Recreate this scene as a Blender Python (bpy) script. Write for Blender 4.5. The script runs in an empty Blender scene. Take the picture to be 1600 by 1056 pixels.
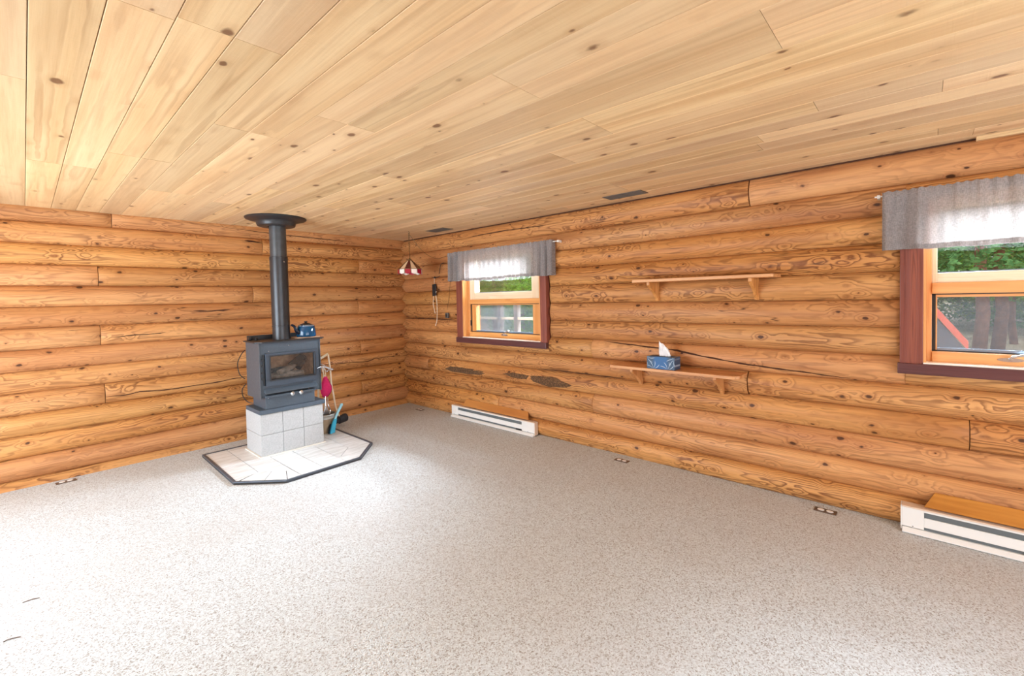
import bpy, bmesh, math, random
from mathutils import Vector, Matrix
random.seed(11)
sc = bpy.context.scene
COL = sc.collection
H = 2.44

# ------------------------------------------------------------------ camera, sky, lights, exposure
def make_camera():
    f, yaw, pitch, roll = 699.137, .8285, -.0297, -.0226
    px, py, pz, cyy = -3.8627, -5.7366, 1.5478, 486.36
    cy, sy, cp, sp = math.cos(yaw), math.sin(yaw), math.cos(pitch), math.sin(pitch)
    fw = Vector((sy*cp, cy*cp, sp)); r = Vector((cy, -sy, 0)); u = r.cross(fw)
    r2 = math.cos(roll)*r + math.sin(roll)*u; u2 = -math.sin(roll)*r + math.cos(roll)*u
    cam = bpy.data.cameras.new('camera'); o = bpy.data.objects.new('camera', cam); COL.objects.link(o)
    m = Matrix(((r2.x, u2.x, -fw.x, px), (r2.y, u2.y, -fw.y, py), (r2.z, u2.z, -fw.z, pz), (0, 0, 0, 1)))
    o.matrix_world = m
    cam.sensor_width = 36; cam.lens = f/1600*36; cam.sensor_fit = 'HORIZONTAL'
    cam.shift_y = -(528-cyy)/1600
    cam.clip_start = .02; cam.clip_end = 300
    sc.camera = o
make_camera()
sc.view_settings.view_transform = 'Standard'; sc.view_settings.look = 'None'
sc.view_settings.exposure = 0.2; sc.view_settings.gamma = 1; sc.view_settings.use_curve_mapping = False

w = bpy.data.worlds.new('World'); sc.world = w; w.use_nodes = True
wn = w.node_tree; bgn = wn.nodes['Background']
tc = wn.nodes.new('ShaderNodeTexCoord'); sx = wn.nodes.new('ShaderNodeSeparateXYZ'); rp = wn.nodes.new('ShaderNodeValToRGB')
wn.links.new(tc.outputs['Generated'], sx.inputs[0]); wn.links.new(sx.outputs['Z'], rp.inputs[0]); wn.links.new(rp.outputs[0], bgn.inputs[0])
rp.color_ramp.elements[0].position = 0; rp.color_ramp.elements[0].color = (.9, .95, 1, 1)
rp.color_ramp.elements[1].position = .7; rp.color_ramp.elements[1].color = (.62, .8, 1, 1)
bgn.inputs[1].default_value = 1.7

def sun(energy, direction, angle=3):
    l = bpy.data.lights.new('sun', 'SUN'); l.energy = energy; l.angle = math.radians(angle); l.color = (1, .95, .86)
    o = bpy.data.objects.new('sun', l); COL.objects.link(o); o.rotation_euler = Vector(direction).to_track_quat('-Z', 'Y').to_euler()
sun(2.6, (.55, .6, -.85))

def area(name, loc, direction, sx_, sy_, power, color=(1, .97, .93), portal=False):
    l = bpy.data.lights.new(name, 'AREA'); l.shape = 'RECTANGLE'; l.size = sx_; l.size_y = sy_; l.energy = power; l.color = color
    o = bpy.data.objects.new(name, l); COL.objects.link(o); o.location = loc
    o.rotation_euler = Vector(direction).to_track_quat('-Z', 'Y').to_euler()
    if portal: l.cycles.is_portal = True
    return o
# daylight pouring through the glazed doors / windows of the two walls behind and beside the camera
SKYC = (.74, .87, 1)
area('daylight_left_door', (-5.95, -2.05, 1.15), (1, 0, -.1), 2.5, 1.9, 175, SKYC)
area('daylight_rear_left', (-4.4, -8.62, 1.3), (0, 1, -.1), 1.6, 1.7, 62, SKYC)
area('daylight_rear_right', (-1.9, -8.62, 1.3), (0, 1, -.1), 1.6, 1.7, 62, SKYC)
# added area lamps outside the right-wall windows, standing in for bright sky
area('sky_softbox_small', (3.3, -1.7, 3.75), (-1, -.03, -.75), 4.0, 2.6, 5000, SKYC)
area('sky_softbox_right', (3.3, -6.3, 3.75), (-1, .0, -.75), 4.0, 2.6, 5000, SKYC)
# portals help the sky come in through the two windows of the right wall
area('window_portal', (.17, -2.0, 1.55), (-1, 0, 0), 1.3, 1.05, 1, portal=True)
area('window_portal', (.17, -6.4, 1.55), (-1, 0, 0), 1.4, 1.05, 1, portal=True)

# ------------------------------------------------------------------ material helpers
class NT:
    def __init__(s, name):
        s.m = bpy.data.materials.new(name); s.m.use_nodes = True; s.t = s.m.node_tree; s.b = s.t.nodes['Principled BSDF']; s.out = s.t.nodes['Material Output']
    def n(s, typ, ins=None, **kw):
        x = s.t.nodes.new(typ)
        for k, v in kw.items(): setattr(x, k, v)
        for k, v in (ins or {}).items():
            if isinstance(v, bpy.types.NodeSocket): s.t.links.new(v, x.inputs[k])
            else: x.inputs[k].default_value = v
        return x
    def math(s, op, a, b=0.0, c=0.0, clamp=False):
        x = s.n('ShaderNodeMath', {0: a, 1: b, 2: c}, operation=op); x.use_clamp = clamp; return x.outputs[0]
    def noise(s, vec, scale, detail=2, rough=.5, dist=0):
        x = s.n('ShaderNodeTexNoise', {'Vector': vec, 'Scale': scale, 'Detail': detail, 'Roughness': rough, 'Distortion': dist}); return x
    def ramp(s, fac, stops, interp='LINEAR'):
        x = s.n('ShaderNodeValToRGB', {0: fac}); cr = x.color_ramp; cr.interpolation = interp
        while len(cr.elements) < len(stops): cr.elements.new(.5)
        for e, (p, c) in zip(cr.elements, stops): e.position = p; e.color = (*c, 1) if len(c) == 3 else c
        return x.outputs[0]
    def mix(s, fac, a, b, blend='MIX'):
        x = s.n('ShaderNodeMix', data_type='RGBA', blend_type=blend)
        for i, v in ((0, fac), (6, a), (7, b)):
            if isinstance(v, bpy.types.NodeSocket): s.t.links.new(v, x.inputs[i])
            else: x.inputs[i].default_value = v if i == 0 else ((*v, 1) if len(v) == 3 else v)
        return x.outputs[2]
    def smooth(s, v, a, b, lo=0, hi=1):
        x = s.n('ShaderNodeMapRange', {'Value': v, 'From Min': a, 'From Max': b, 'To Min': lo, 'To Max': hi}, interpolation_type='SMOOTHSTEP'); return x.outputs[0]
    def set(s, **kw):
        for k, v in kw.items():
            k = k.replace('_', ' ')
            if isinstance(v, bpy.types.NodeSocket): s.t.links.new(v, s.b.inputs[k])
            else: s.b.inputs[k].default_value = (*v, 1) if (isinstance(v, tuple) and len(v) == 3) else v
    def bump(s, h, strength=.3, dist=.01):
        x = s.n('ShaderNodeBump', {'Height': h, 'Strength': strength, 'Distance': dist}); s.t.links.new(x.outputs[0], s.b.inputs['Normal'])
def lin(r, g, b):
    f = lambda c: (c/255/12.92) if c/255 <= .04045 else ((c/255+.055)/1.055)**2.4
    return (f(r), f(g), f(b))

def wood(name, light, mid, dark, line, rings=15, line_str=.7, knots=6.0, knot_r=.13, var=.2, rough=.42, saw=0.0, across=5.0, along=.8, knot_col=(.07, .025, .01), streak=.25, checks=0.0, spec=.4, knot_str=.95, wash=0.0, axis='x', infl_a=.075, wob=.035, n1d=1.5):
    t = NT(name)
    tc0 = t.n('ShaderNodeTexCoord'); oi = t.n('ShaderNodeObjectInfo'); r = oi.outputs['Random']
    off = t.n('ShaderNodeCombineXYZ', {0: t.math('MULTIPLY', r, 37.1), 1: t.math('MULTIPLY', r, 91.7), 2: t.math('MULTIPLY', r, 13.3)})
    sw0 = t.n('ShaderNodeSeparateXYZ', {0: tc0.outputs['Object']}); od = {'x': (0, 1, 2), 'y': (1, 0, 2), 'z': (2, 0, 1)}[axis]
    swz = t.n('ShaderNodeCombineXYZ', {0: sw0.outputs[od[0]], 1: sw0.outputs[od[1]], 2: sw0.outputs[od[2]]}).outputs[0]
    base = t.n('ShaderNodeVectorMath', {0: swz, 1: off.outputs[0]}, operation='ADD').outputs[0]
    st = t.n('ShaderNodeVectorMath', {0: base, 1: (along, across, across)}, operation='MULTIPLY').outputs[0]
    n1 = t.noise(st, 1.0, n1d, .45).outputs[0]
    # knots: cell points that lie close to the surface, stretched a little along the board
    kv = t.n('ShaderNodeVectorMath', {0: base, 1: (.62, 1, 1)}, operation='MULTIPLY').outputs[0]
    kwob = t.noise(base, 30, 2).outputs['Color']
    kv = t.n('ShaderNodeVectorMath', {0: kwob, 1: (.012, .012, .012), 2: kv}, operation='MULTIPLY_ADD').outputs[0]
    vo = t.n('ShaderNodeTexVoronoi', {'Vector': kv, 'Scale': knots}); kd = vo.outputs['Distance']; kc = t.n('ShaderNodeSeparateColor', {0: vo.outputs['Color']}).outputs[0]
    krad = t.math('MULTIPLY_ADD', t.math('POWER', kc, 1.6), knot_r, knot_r*.45)
    kk = t.smooth(t.math('DIVIDE', kd, krad), .55, 1.0, 1, 0)
    infl = t.smooth(kd, .05, .55, 1, 0)
    v = t.math('MULTIPLY_ADD', infl, infl_a, n1)
    fib = t.noise(t.n('ShaderNodeVectorMath', {0: base, 1: (2.5, 70, 70)}, operation='MULTIPLY').outputs[0], 1, 3, .6).outputs[0]
    v = t.math('MULTIPLY_ADD', t.noise(t.n('ShaderNodeVectorMath', {0: base, 1: (6, 28, 28)}, operation='MULTIPLY').outputs[0], 1, 2).outputs[0], wob, v)
    ring = t.math('FRACT', t.math('MULTIPLY', v, rings))
    lm = t.ramp(ring, [(0, (0, 0, 0)), (.45, (.12, .12, .12)), (.8, (1, 1, 1)), (.9, (.85, .85, .85)), (1, (0, 0, 0))])
    patch = t.noise(t.n('ShaderNodeVectorMath', {0: base, 1: (1.3, 4, 4), }, operation='MULTIPLY').outputs[0], 1, 2).outputs[0]
    pm = t.smooth(patch, .35, .62, .25, 1)
    rv = t.math('FRACT', t.math('MULTIPLY', r, 7.31)); rv2 = t.math('FRACT', t.math('MULTIPLY', r, 23.7))
    pm = t.math('MULTIPLY', pm, t.math('MULTIPLY_ADD', rv2, .7, .45))
    lstr = t.math('MULTIPLY', t.n('ShaderNodeSeparateColor', {0: lm}).outputs[0], t.math('MULTIPLY', pm, line_str), clamp=True)
    bc = t.mix(t.smooth(n1, .3, .7), light, mid)
    bc = t.mix(t.math('MULTIPLY', t.smooth(fib, .4, .7), streak), bc, dark)
    big = t.noise(t.n('ShaderNodeVectorMath', {0: base, 1: (.9, 9, 9)}, operation='MULTIPLY').outputs[0], 1, 2).outputs[0]
    bc = t.mix(t.math('MULTIPLY', t.smooth(big, .52, .75), .45), bc, dark)
    bc = t.mix(lstr, bc, line)
    halo = t.math('MULTIPLY', t.smooth(t.math('DIVIDE', kd, krad), .9, 2.2, .35, 0), knot_str)
    bc = t.mix(halo, bc, dark)
    bc = t.mix(t.math('MULTIPLY', kk, knot_str), bc, knot_col)
    if checks > 0:
        s3 = t.n('ShaderNodeVectorMath', {0: base, 1: (.5, 11, 11)}, operation='MULTIPLY').outputs[0]
        cn = t.noise(s3, 1, 2, .4).outputs[0]
        cl = t.smooth(t.math('ABSOLUTE', t.math('SUBTRACT', cn, .5)), 0, .007, 1, 0)
        cm = t.smooth(t.noise(base, 1.3, 1).outputs[0], .54, .64)
        bc = t.mix(t.math('MULTIPLY', t.math('MULTIPLY', cl, cm), checks), bc, (.06, .022, .01))
    val = t.math('MULTIPLY_ADD', rv, var*2, 1-var)
    hs = t.n('ShaderNodeHueSaturation', {'Hue': t.math('MULTIPLY_ADD', rv2, .005, .4965), 'Saturation': t.math('MULTIPLY_ADD', rv2, .06, .97), 'Value': val, 'Fac': 1.0, 'Color': bc})
    t.set(Base_Color=hs.outputs[0], Roughness=rough)
    t.b.inputs['Specular IOR Level'].default_value = spec
    h = t.math('MULTIPLY_ADD', lstr, -.5, t.math('MULTIPLY', fib, .5))
    if saw > 0:
        sw = t.noise(t.n('ShaderNodeVectorMath', {0: base, 1: (190, 6, 6)}, operation='MULTIPLY').outputs[0], 1, 1).outputs[0]
        h = t.math('MULTIPLY_ADD', sw, saw, h)
    t.bump(h, .35, .004)
    return t.m

def plain(name, col, rough=.5, metal=0.0, noise=0.0, nscale=60, bump=0.0, spec=.5, bscale=None):
    t = NT(name); tc = t.n('ShaderNodeTexCoord')
    if noise:
        n = t.noise(tc.outputs['Object'], nscale, 3, .6).outputs[0]
        c = t.mix(t.smooth(n, .3, .7), tuple(x*(1-noise) for x in col), tuple(min(1, x*(1+noise*.6)) for x in col))
        t.set(Base_Color=c)
    else: t.set(Base_Color=col)
    t.set(Roughness=rough, Metallic=metal); t.b.inputs['Specular IOR Level'].default_value = spec
    if bump: t.bump(t.noise(tc.outputs['Object'], bscale or nscale*2, 2).outputs[0], bump, .003)
    return t.m

M = {}
M['log'] = wood('log_pine', lin(215, 159, 100), lin(197, 135, 78), lin(150, 89, 47), lin(102, 53, 28), rings=24, line_str=.8, knots=10.5, knot_r=.14, var=.09, rough=.5, spec=.32, wob=.05, n1d=2.5, checks=.8, saw=.2, streak=.35, along=.55)
CE = (lin(235, 204, 158), lin(225, 188, 140), lin(196, 152, 106), lin(166, 120, 80))
M['ceiling'] = wood('ceiling_maple', *CE, rings=5, line_str=.34, knots=7.2, knot_r=.14, var=.12, rough=.5, saw=.6, across=10, along=.3, knot_col=lin(112, 72, 46), streak=.2, knot_str=.85, infl_a=.05, spec=.3)
M['ceiling_y'] = wood('ceiling_maple_y', *CE, rings=5, line_str=.32, knots=5.2, knot_r=.085, var=.07, rough=.5, saw=.5, across=10, along=.3, axis='y')
M['shelf'] = wood('shelf_wood', lin(226, 168, 108), lin(210, 146, 86), lin(175, 108, 56), lin(150, 88, 44), rings=10, line_str=.5, knots=3, knot_r=.06, var=.05, rough=.4, across=14, axis='y')
M['bracket'] = wood('bracket_wood', lin(222, 160, 98), lin(205, 140, 78), lin(175, 108, 56), lin(150, 88, 44), rings=10, line_str=.5, knots=1, knot_r=.01, var=.05, rough=.4, across=14, axis='z')
M['deflector'] = wood('deflector_wood', lin(206, 140, 66), lin(194, 126, 54), lin(175, 106, 42), lin(150, 86, 34), rings=7, line_str=.4, knots=4, knot_r=.09, var=.03, rough=.35, axis='y', across=9)
for ax in 'yz':
    M['red_'+ax] = wood('casing_wood_'+ax, lin(150, 84, 66), lin(134, 72, 58), lin(104, 52, 44), lin(84, 38, 34), rings=12, line_str=.5, knots=1, knot_r=.01, var=.04, rough=.4, across=22, along=.6, axis=ax)
    M['frame_'+ax] = wood('frame_wood_'+ax, lin(236, 176, 112), lin(224, 158, 92), lin(205, 132, 70), lin(190, 112, 56), rings=8, line_str=.4, knots=1, knot_r=.01, var=.04, rough=.35, across=20, axis=ax)
    M['sash_'+ax] = wood('sash_wood_'+ax, lin(242, 224, 196), lin(234, 210, 176), lin(220, 190, 150), lin(206, 170, 126), rings=8, line_str=.3, knots=1, knot_r=.01, var=.03, rough=.35, across=20, axis=ax)  # light pine, whitened in colour to hold its overexposed look
M['sill_wood'] = wood('sill_wood', lin(104, 62, 60), lin(92, 52, 54), lin(70, 38, 42), lin(54, 28, 32), rings=12, line_str=.5, knots=1, knot_r=.01, var=.03, rough=.3, across=22, spec=.6, axis='y')
M['sill_top'] = plain('sill_top_glare', lin(238, 222, 205), .3)  # near-white colour holds the daylight reflected off the sill top
M['backing'] = plain('wall_backing', lin(96, 60, 34), .8)
M['dark_gap'] = plain('joint_dark', lin(72, 40, 20), .9)
M['wall_plain'] = wood('plain_wall_wood', lin(216, 156, 92), lin(200, 138, 76), lin(172, 108, 56), lin(150, 84, 40), rings=15, line_str=.5, var=.05)

def carpet():
    t = NT('berber_carpet'); tc = t.n('ShaderNodeTexCoord'); P = tc.outputs['Object']
    wv = t.n('ShaderNodeVectorMath', {0: t.noise(P, 60, 2).outputs['Color'], 1: (.012, .012, .012), 2: P}, operation='MULTIPLY_ADD').outputs[0]
    vc = t.n('ShaderNodeTexVoronoi', {'Vector': wv, 'Scale': 185.0}); a = t.n('ShaderNodeSeparateColor', {0: vc.outputs['Color']}).outputs[0]
    b = t.noise(P, 90, 2, .6).outputs[0]; c = t.noise(P, 1.1, 2).outputs[0]
    col = t.ramp(a, [(.0, lin(150, 144, 138)), (.10, lin(168, 164, 160)), (.22, lin(190, 190, 189)), (.5, lin(202, 207, 209)), (1.0, lin(219, 225, 227))])
    col = t.mix(t.smooth(b, .58, .72, 0, .22), col, lin(140, 128, 118))
    col = t.mix(t.smooth(c, .4, .7, 0, .25), col, lin(186, 178, 172))
    t.set(Base_Color=col, Roughness=.95); t.b.inputs['Specular IOR Level'].default_value = .1
    v = t.n('ShaderNodeTexVoronoi', {'Vector': P, 'Scale': 190.0}).outputs['Distance']
    t.bump(t.math('MULTIPLY_ADD', a, .6, v), .3, .002)
    return t.m
M['carpet'] = carpet()
M['black_metal'] = plain('stove_black', lin(46, 46, 48), .38, .0, .1, 40, .1)
M['pipe'] = plain('pipe_black', lin(58, 58, 60), .33, .3, .12, 14)
M['pipe_light'] = plain('pipe_light', lin(78, 80, 82), .35, .3, .15, 14)
M['steel_blue'] = plain('stove_charcoal', lin(78, 88, 98), .45, .1, .08, 60, .12)
M['side_grey'] = plain('stove_side', lin(82, 86, 92), .5, .1, .1, 40)
M['cap'] = plain('cap_metal', lin(76, 88, 100), .5, .0, .1, 50)
M['door_metal'] = plain('door_metal', lin(70, 80, 92), .4, .2, .06, 60)
M['trim_metal'] = plain('hearth_trim_metal', lin(86, 92, 102), .4, .3)
M['concrete'] = plain('concrete_block', lin(184, 184, 183), .9, 0, .12, 90, .5, .2, 160)
M['mortar'] = plain('mortar', lin(120, 120, 120), .95, 0, .2, 80)
M['pad'] = plain('pad', lin(232, 226, 216), .8)
M['white_paint'] = plain('heater_enamel', lin(238, 235, 230), .35)
M['side_highlight_beige'] = plain('heater_beige', lin(226, 200, 176), .4)
M['heater_dark'] = plain('heater_slot', lin(112, 118, 120), .5, .3)
M['element'] = plain('heater_element', lin(165, 172, 172), .35, .6)
M['black'] = plain('black_plastic', lin(28, 28, 30), .4)
M['grey_vent'] = plain('vent_grey', lin(104, 100, 94), .5, .4)
M['vent_dark'] = plain('vent_dark', lin(60, 55, 50), .8)
M['outlet_plate'] = plain('outlet_plate', lin(112, 96, 84), .4, .5)
M['outlet_white'] = plain('outlet_white', lin(240, 232, 224), .4)
M['silver'] = plain('silver', lin(200, 202, 205), .25, .9)
M['rod'] = plain('rod_white', lin(232, 226, 216), .35)
M['firebrick'] = plain('firebrick', lin(238, 204, 170), .9, 0, .25, 20)
M['log_ash'] = plain('charred_log', lin(170, 160, 150), .9, 0, .5, 18)
M['char'] = plain('charcoal', lin(40, 36, 34), .9, 0, .4, 25)
M['kettle'] = plain('kettle_enamel', lin(16, 74, 112), .12, 0, .25, 14)
M['kettle_dark'] = plain('kettle_navy', lin(18, 28, 44), .2)
M['kettle_rim'] = plain('kettle_rim', lin(150, 170, 190), .2, .5)
M['trivet'] = plain('trivet_stone', lin(206, 168, 136), .7)
M['brass'] = plain('brass', lin(190, 150, 90), .3, .8)
M['bucket'] = plain('bucket_metal', lin(168, 146, 118), .3, .55, .1, 20)
M['bucket_rim'] = plain('bucket_rim', lin(190, 190, 186), .3, .7)
M['pink'] = plain('mitt_pink', lin(205, 28, 92), .85, 0, .12, 60, .4)
M['pink_dark'] = plain('mitt_edge', lin(140, 18, 60), .85)
M['cyan'] = plain('dustpan_blue', lin(60, 178, 214), .35)
M['cyan_light'] = plain('dustpan_light', lin(160, 218, 234), .3)
M['bristle'] = plain('bristle_black', lin(44, 44, 50), .8, 0, .4, 120, .8)
M['handle_wood'] = plain('handle_cream', lin(228, 208, 180), .5)
M['rope'] = plain('rope_cream', lin(214, 196, 166), .8)
M['white_cord'] = plain('cord_white', lin(226, 206, 180), .7)
M['chain'] = plain('chain_brass', lin(110, 84, 52), .4, .5)
M['tissue'] = plain('tissue_paper', lin(246, 242, 240), .9)
M['dust'] = plain('cord_black', lin(44, 40, 40), .5)

def tile_mat():
    t = NT('hearth_tile'); tc = t.n('ShaderNodeTexCoord'); oi = t.n('ShaderNodeObjectInfo')
    off = t.n('ShaderNodeVectorMath', {0: tc.outputs['Object'], 1: oi.outputs['Random']}, operation='ADD').outputs[0]
    n = t.noise(t.n('ShaderNodeVectorMath', {0: off, 1: (5, 26, 5)}, operation='MULTIPLY').outputs[0], 1, 3).outputs[0]
    c = t.mix(t.smooth(n, .35, .7), lin(234, 235, 235), lin(212, 212, 209))
    t.set(Base_Color=c, Roughness=.4); return t.m
M['tile'] = tile_mat()
M['grout'] = plain('grout', lin(88, 82, 76), .9)

def glass(name, tint=(1, 1, 1), haze=0.0, hz=(.75, .78, .78)):
    t = NT(name); t.t.nodes.remove(t.b)
    tr = t.n('ShaderNodeBsdfTransparent', {0: (*tint, 1)}); gl = t.n('ShaderNodeBsdfGlossy', {'Color': (1, 1, 1, 1), 'Roughness': .03})
    fr = t.n('ShaderNodeFresnel', {0: 1.45}); m1 = t.n('ShaderNodeMixShader', {0: t.math('MULTIPLY', fr.outputs[0], .8), 1: tr.outputs[0], 2: gl.outputs[0]})
    o = m1.outputs[0]
    if haze:
        d = t.n('ShaderNodeBsdfDiffuse', {0: (*hz, 1)}); o = t.n('ShaderNodeMixShader', {0: haze, 1: o, 2: d.outputs[0]}).outputs[0]
    t.t.links.new(o, t.out.inputs[0]); return t.m
M['glass'] = glass('window_glass')
M['stove_glass'] = glass('stove_glass', (.86, .84, .82), .02)
def screen_mat():
    t = NT('insect_screen'); t.t.nodes.remove(t.b)
    tr = t.n('ShaderNodeBsdfTransparent', {0: (1, 1, 1, 1)}); d = t.n('ShaderNodeBsdfDiffuse', {0: (.16, .17, .18, 1)})
    tc = t.n('ShaderNodeTexCoord'); n = t.noise(tc.outputs['Object'], 260, 1).outputs[0]
    t.t.links.new(t.n('ShaderNodeMixShader', {0: t.smooth(n, .35, .65, .25, .42), 1: tr.outputs[0], 2: d.outputs[0]}).outputs[0], t.out.inputs[0]); return t.m
M['screen'] = screen_mat()
def curtain_mat():
    t = NT('valance_linen'); tc = t.n('ShaderNodeTexCoord')
    n = t.noise(t.n('ShaderNodeVectorMath', {0: tc.outputs['Object'], 1: (40, 400, 60)}, operation='MULTIPLY').outputs[0], 1, 2).outputs[0]
    n2 = t.noise(t.n('ShaderNodeVectorMath', {0: tc.outputs['Object'], 1: (40, 60, 500)}, operation='MULTIPLY').outputs[0], 1, 2).outputs[0]
    c = t.mix(t.smooth(t.math('ADD', n, n2), .8, 1.2), lin(138, 132, 130), lin(166, 159, 156))
    t.t.nodes.remove(t.b)
    d = t.n('ShaderNodeBsdfDiffuse', {0: c}); tl = t.n('ShaderNodeBsdfTranslucent', {0: t.mix(.2, c, lin(225, 205, 195))}); tr = t.n('ShaderNodeBsdfTransparent', {0: (1, .96, .93, 1)})
    a = t.n('ShaderNodeMixShader', {0: .21, 1: d.outputs[0], 2: tl.outputs[0]})
    b = t.n('ShaderNodeMixShader', {0: .07, 1: a.outputs[0], 2: tr.outputs[0]})
    t.t.links.new(b.outputs[0], t.out.inputs[0]); return t.m
M['curtain'] = curtain_mat()
def shade_glass(name, col):
    t = NT(name); t.set(Base_Color=col, Roughness=.15); t.b.inputs['Transmission Weight'].default_value = .0
    t.b.inputs['Coat Weight'].default_value = .6; return t.m
M['shade_red'] = shade_glass('shade_red', lin(165, 18, 52)); M['shade_white'] = shade_glass('shade_white', lin(246, 236, 226)); M['shade_dark'] = shade_glass('shade_darkred', lin(88, 24, 26)); M['shade_cream'] = shade_glass('shade_cream', lin(240, 205, 165))

def box_pattern():
    t = NT('tissue_box_print'); tc = t.n('ShaderNodeTexCoord'); P = tc.outputs['Object']
    sp = t.n('ShaderNodeSeparateXYZ', {0: P}); y, z = sp.outputs[1], sp.outputs[2]
    col = lin(34, 92, 146)
    # fans of pale arcs rising from the lower edge
    def fan(cy, cz):
        dy = t.math('SUBTRACT', y, cy); dz = t.math('SUBTRACT', z, cz)
        r = t.math('SQRT', t.math('ADD', t.math('MULTIPLY', dy, dy), t.math('MULTIPLY', dz, dz)))
        a = t.math('ARCTAN2', dz, dy)
        s = t.math('SINE', t.math('MULTIPLY_ADD', a, 9, t.math('MULTIPLY', r, 60)))
        return t.math('MULTIPLY', t.smooth(s, .75, 1), t.smooth(r, .045, .075, 1, 0))
    f = t.math('MAXIMUM', fan(.065, .0), t.math('MAXIMUM', fan(-.06, .0), fan(.12, .1)))
    f = t.math('MAXIMUM', f, fan(-.12, .09))
    g = t.smooth(t.math('ABSOLUTE', y), .04, .08)
    c = t.mix(g, col, lin(52, 78, 104)); c = t.mix(f, c, lin(176, 190, 206))
    t.set(Base_Color=c, Roughness=.5); return t.m
M['tissue_box'] = box_pattern()
M['tissue_dark'] = plain('tissue_box_side', lin(30, 36, 50), .5, 0, .5, 50)

def leaf_mat(name, a, b):
    t = NT(name); tc = t.n('ShaderNodeTexCoord'); n = t.noise(tc.outputs['Object'], 3, 3, .7).outputs[0]
    c = t.mix(t.smooth(n, .35, .65), a, b); t.t.nodes.remove(t.b)
    d = t.n('ShaderNodeBsdfDiffuse', {0: c}); tl = t.n('ShaderNodeBsdfTranslucent', {0: c})
    t.t.links.new(t.n('ShaderNodeMixShader', {0: .4, 1: d.outputs[0], 2: tl.outputs[0]}).outputs[0], t.out.inputs[0]); return t.m
M['leaf'] = leaf_mat('leaf_green', lin(84, 140, 58), lin(150, 200, 90)); M['needle'] = leaf_mat('needle_green', lin(62, 108, 66), lin(110, 158, 100))
M['bark_ext'] = plain('tree_bark', lin(136, 96, 80), .9, 0, .35, 5)
M['bark_grey'] = plain('tree_bark_grey', lin(112, 100, 92), .9, 0, .35, 5)
M['bark'] = plain('bark_patch', lin(112, 80, 52), .95, 0, .65, 70, 1.0)
M['red_paint'] = plain('porch_red', lin(172, 84, 70), .6)
M['blue_dark'] = plain('porch_dark', lin(66, 78, 96), .8)
def ground():
    t = NT('forest_ground'); tc = t.n('ShaderNodeTexCoord'); n = t.noise(tc.outputs['Object'], .8, 5, .7).outputs[0]; n2 = t.noise(tc.outputs['Object'], .18, 3, .6).outputs[0]
    c = t.mix(t.smooth(n, .35, .65), lin(208, 184, 156), lin(170, 150, 126)); c = t.mix(t.smooth(n2, .5, .62, 0, .5), c, lin(150, 160, 110))
    t.set(Base_Color=c, Roughness=1); return t.m
M['ground'] = ground()

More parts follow.
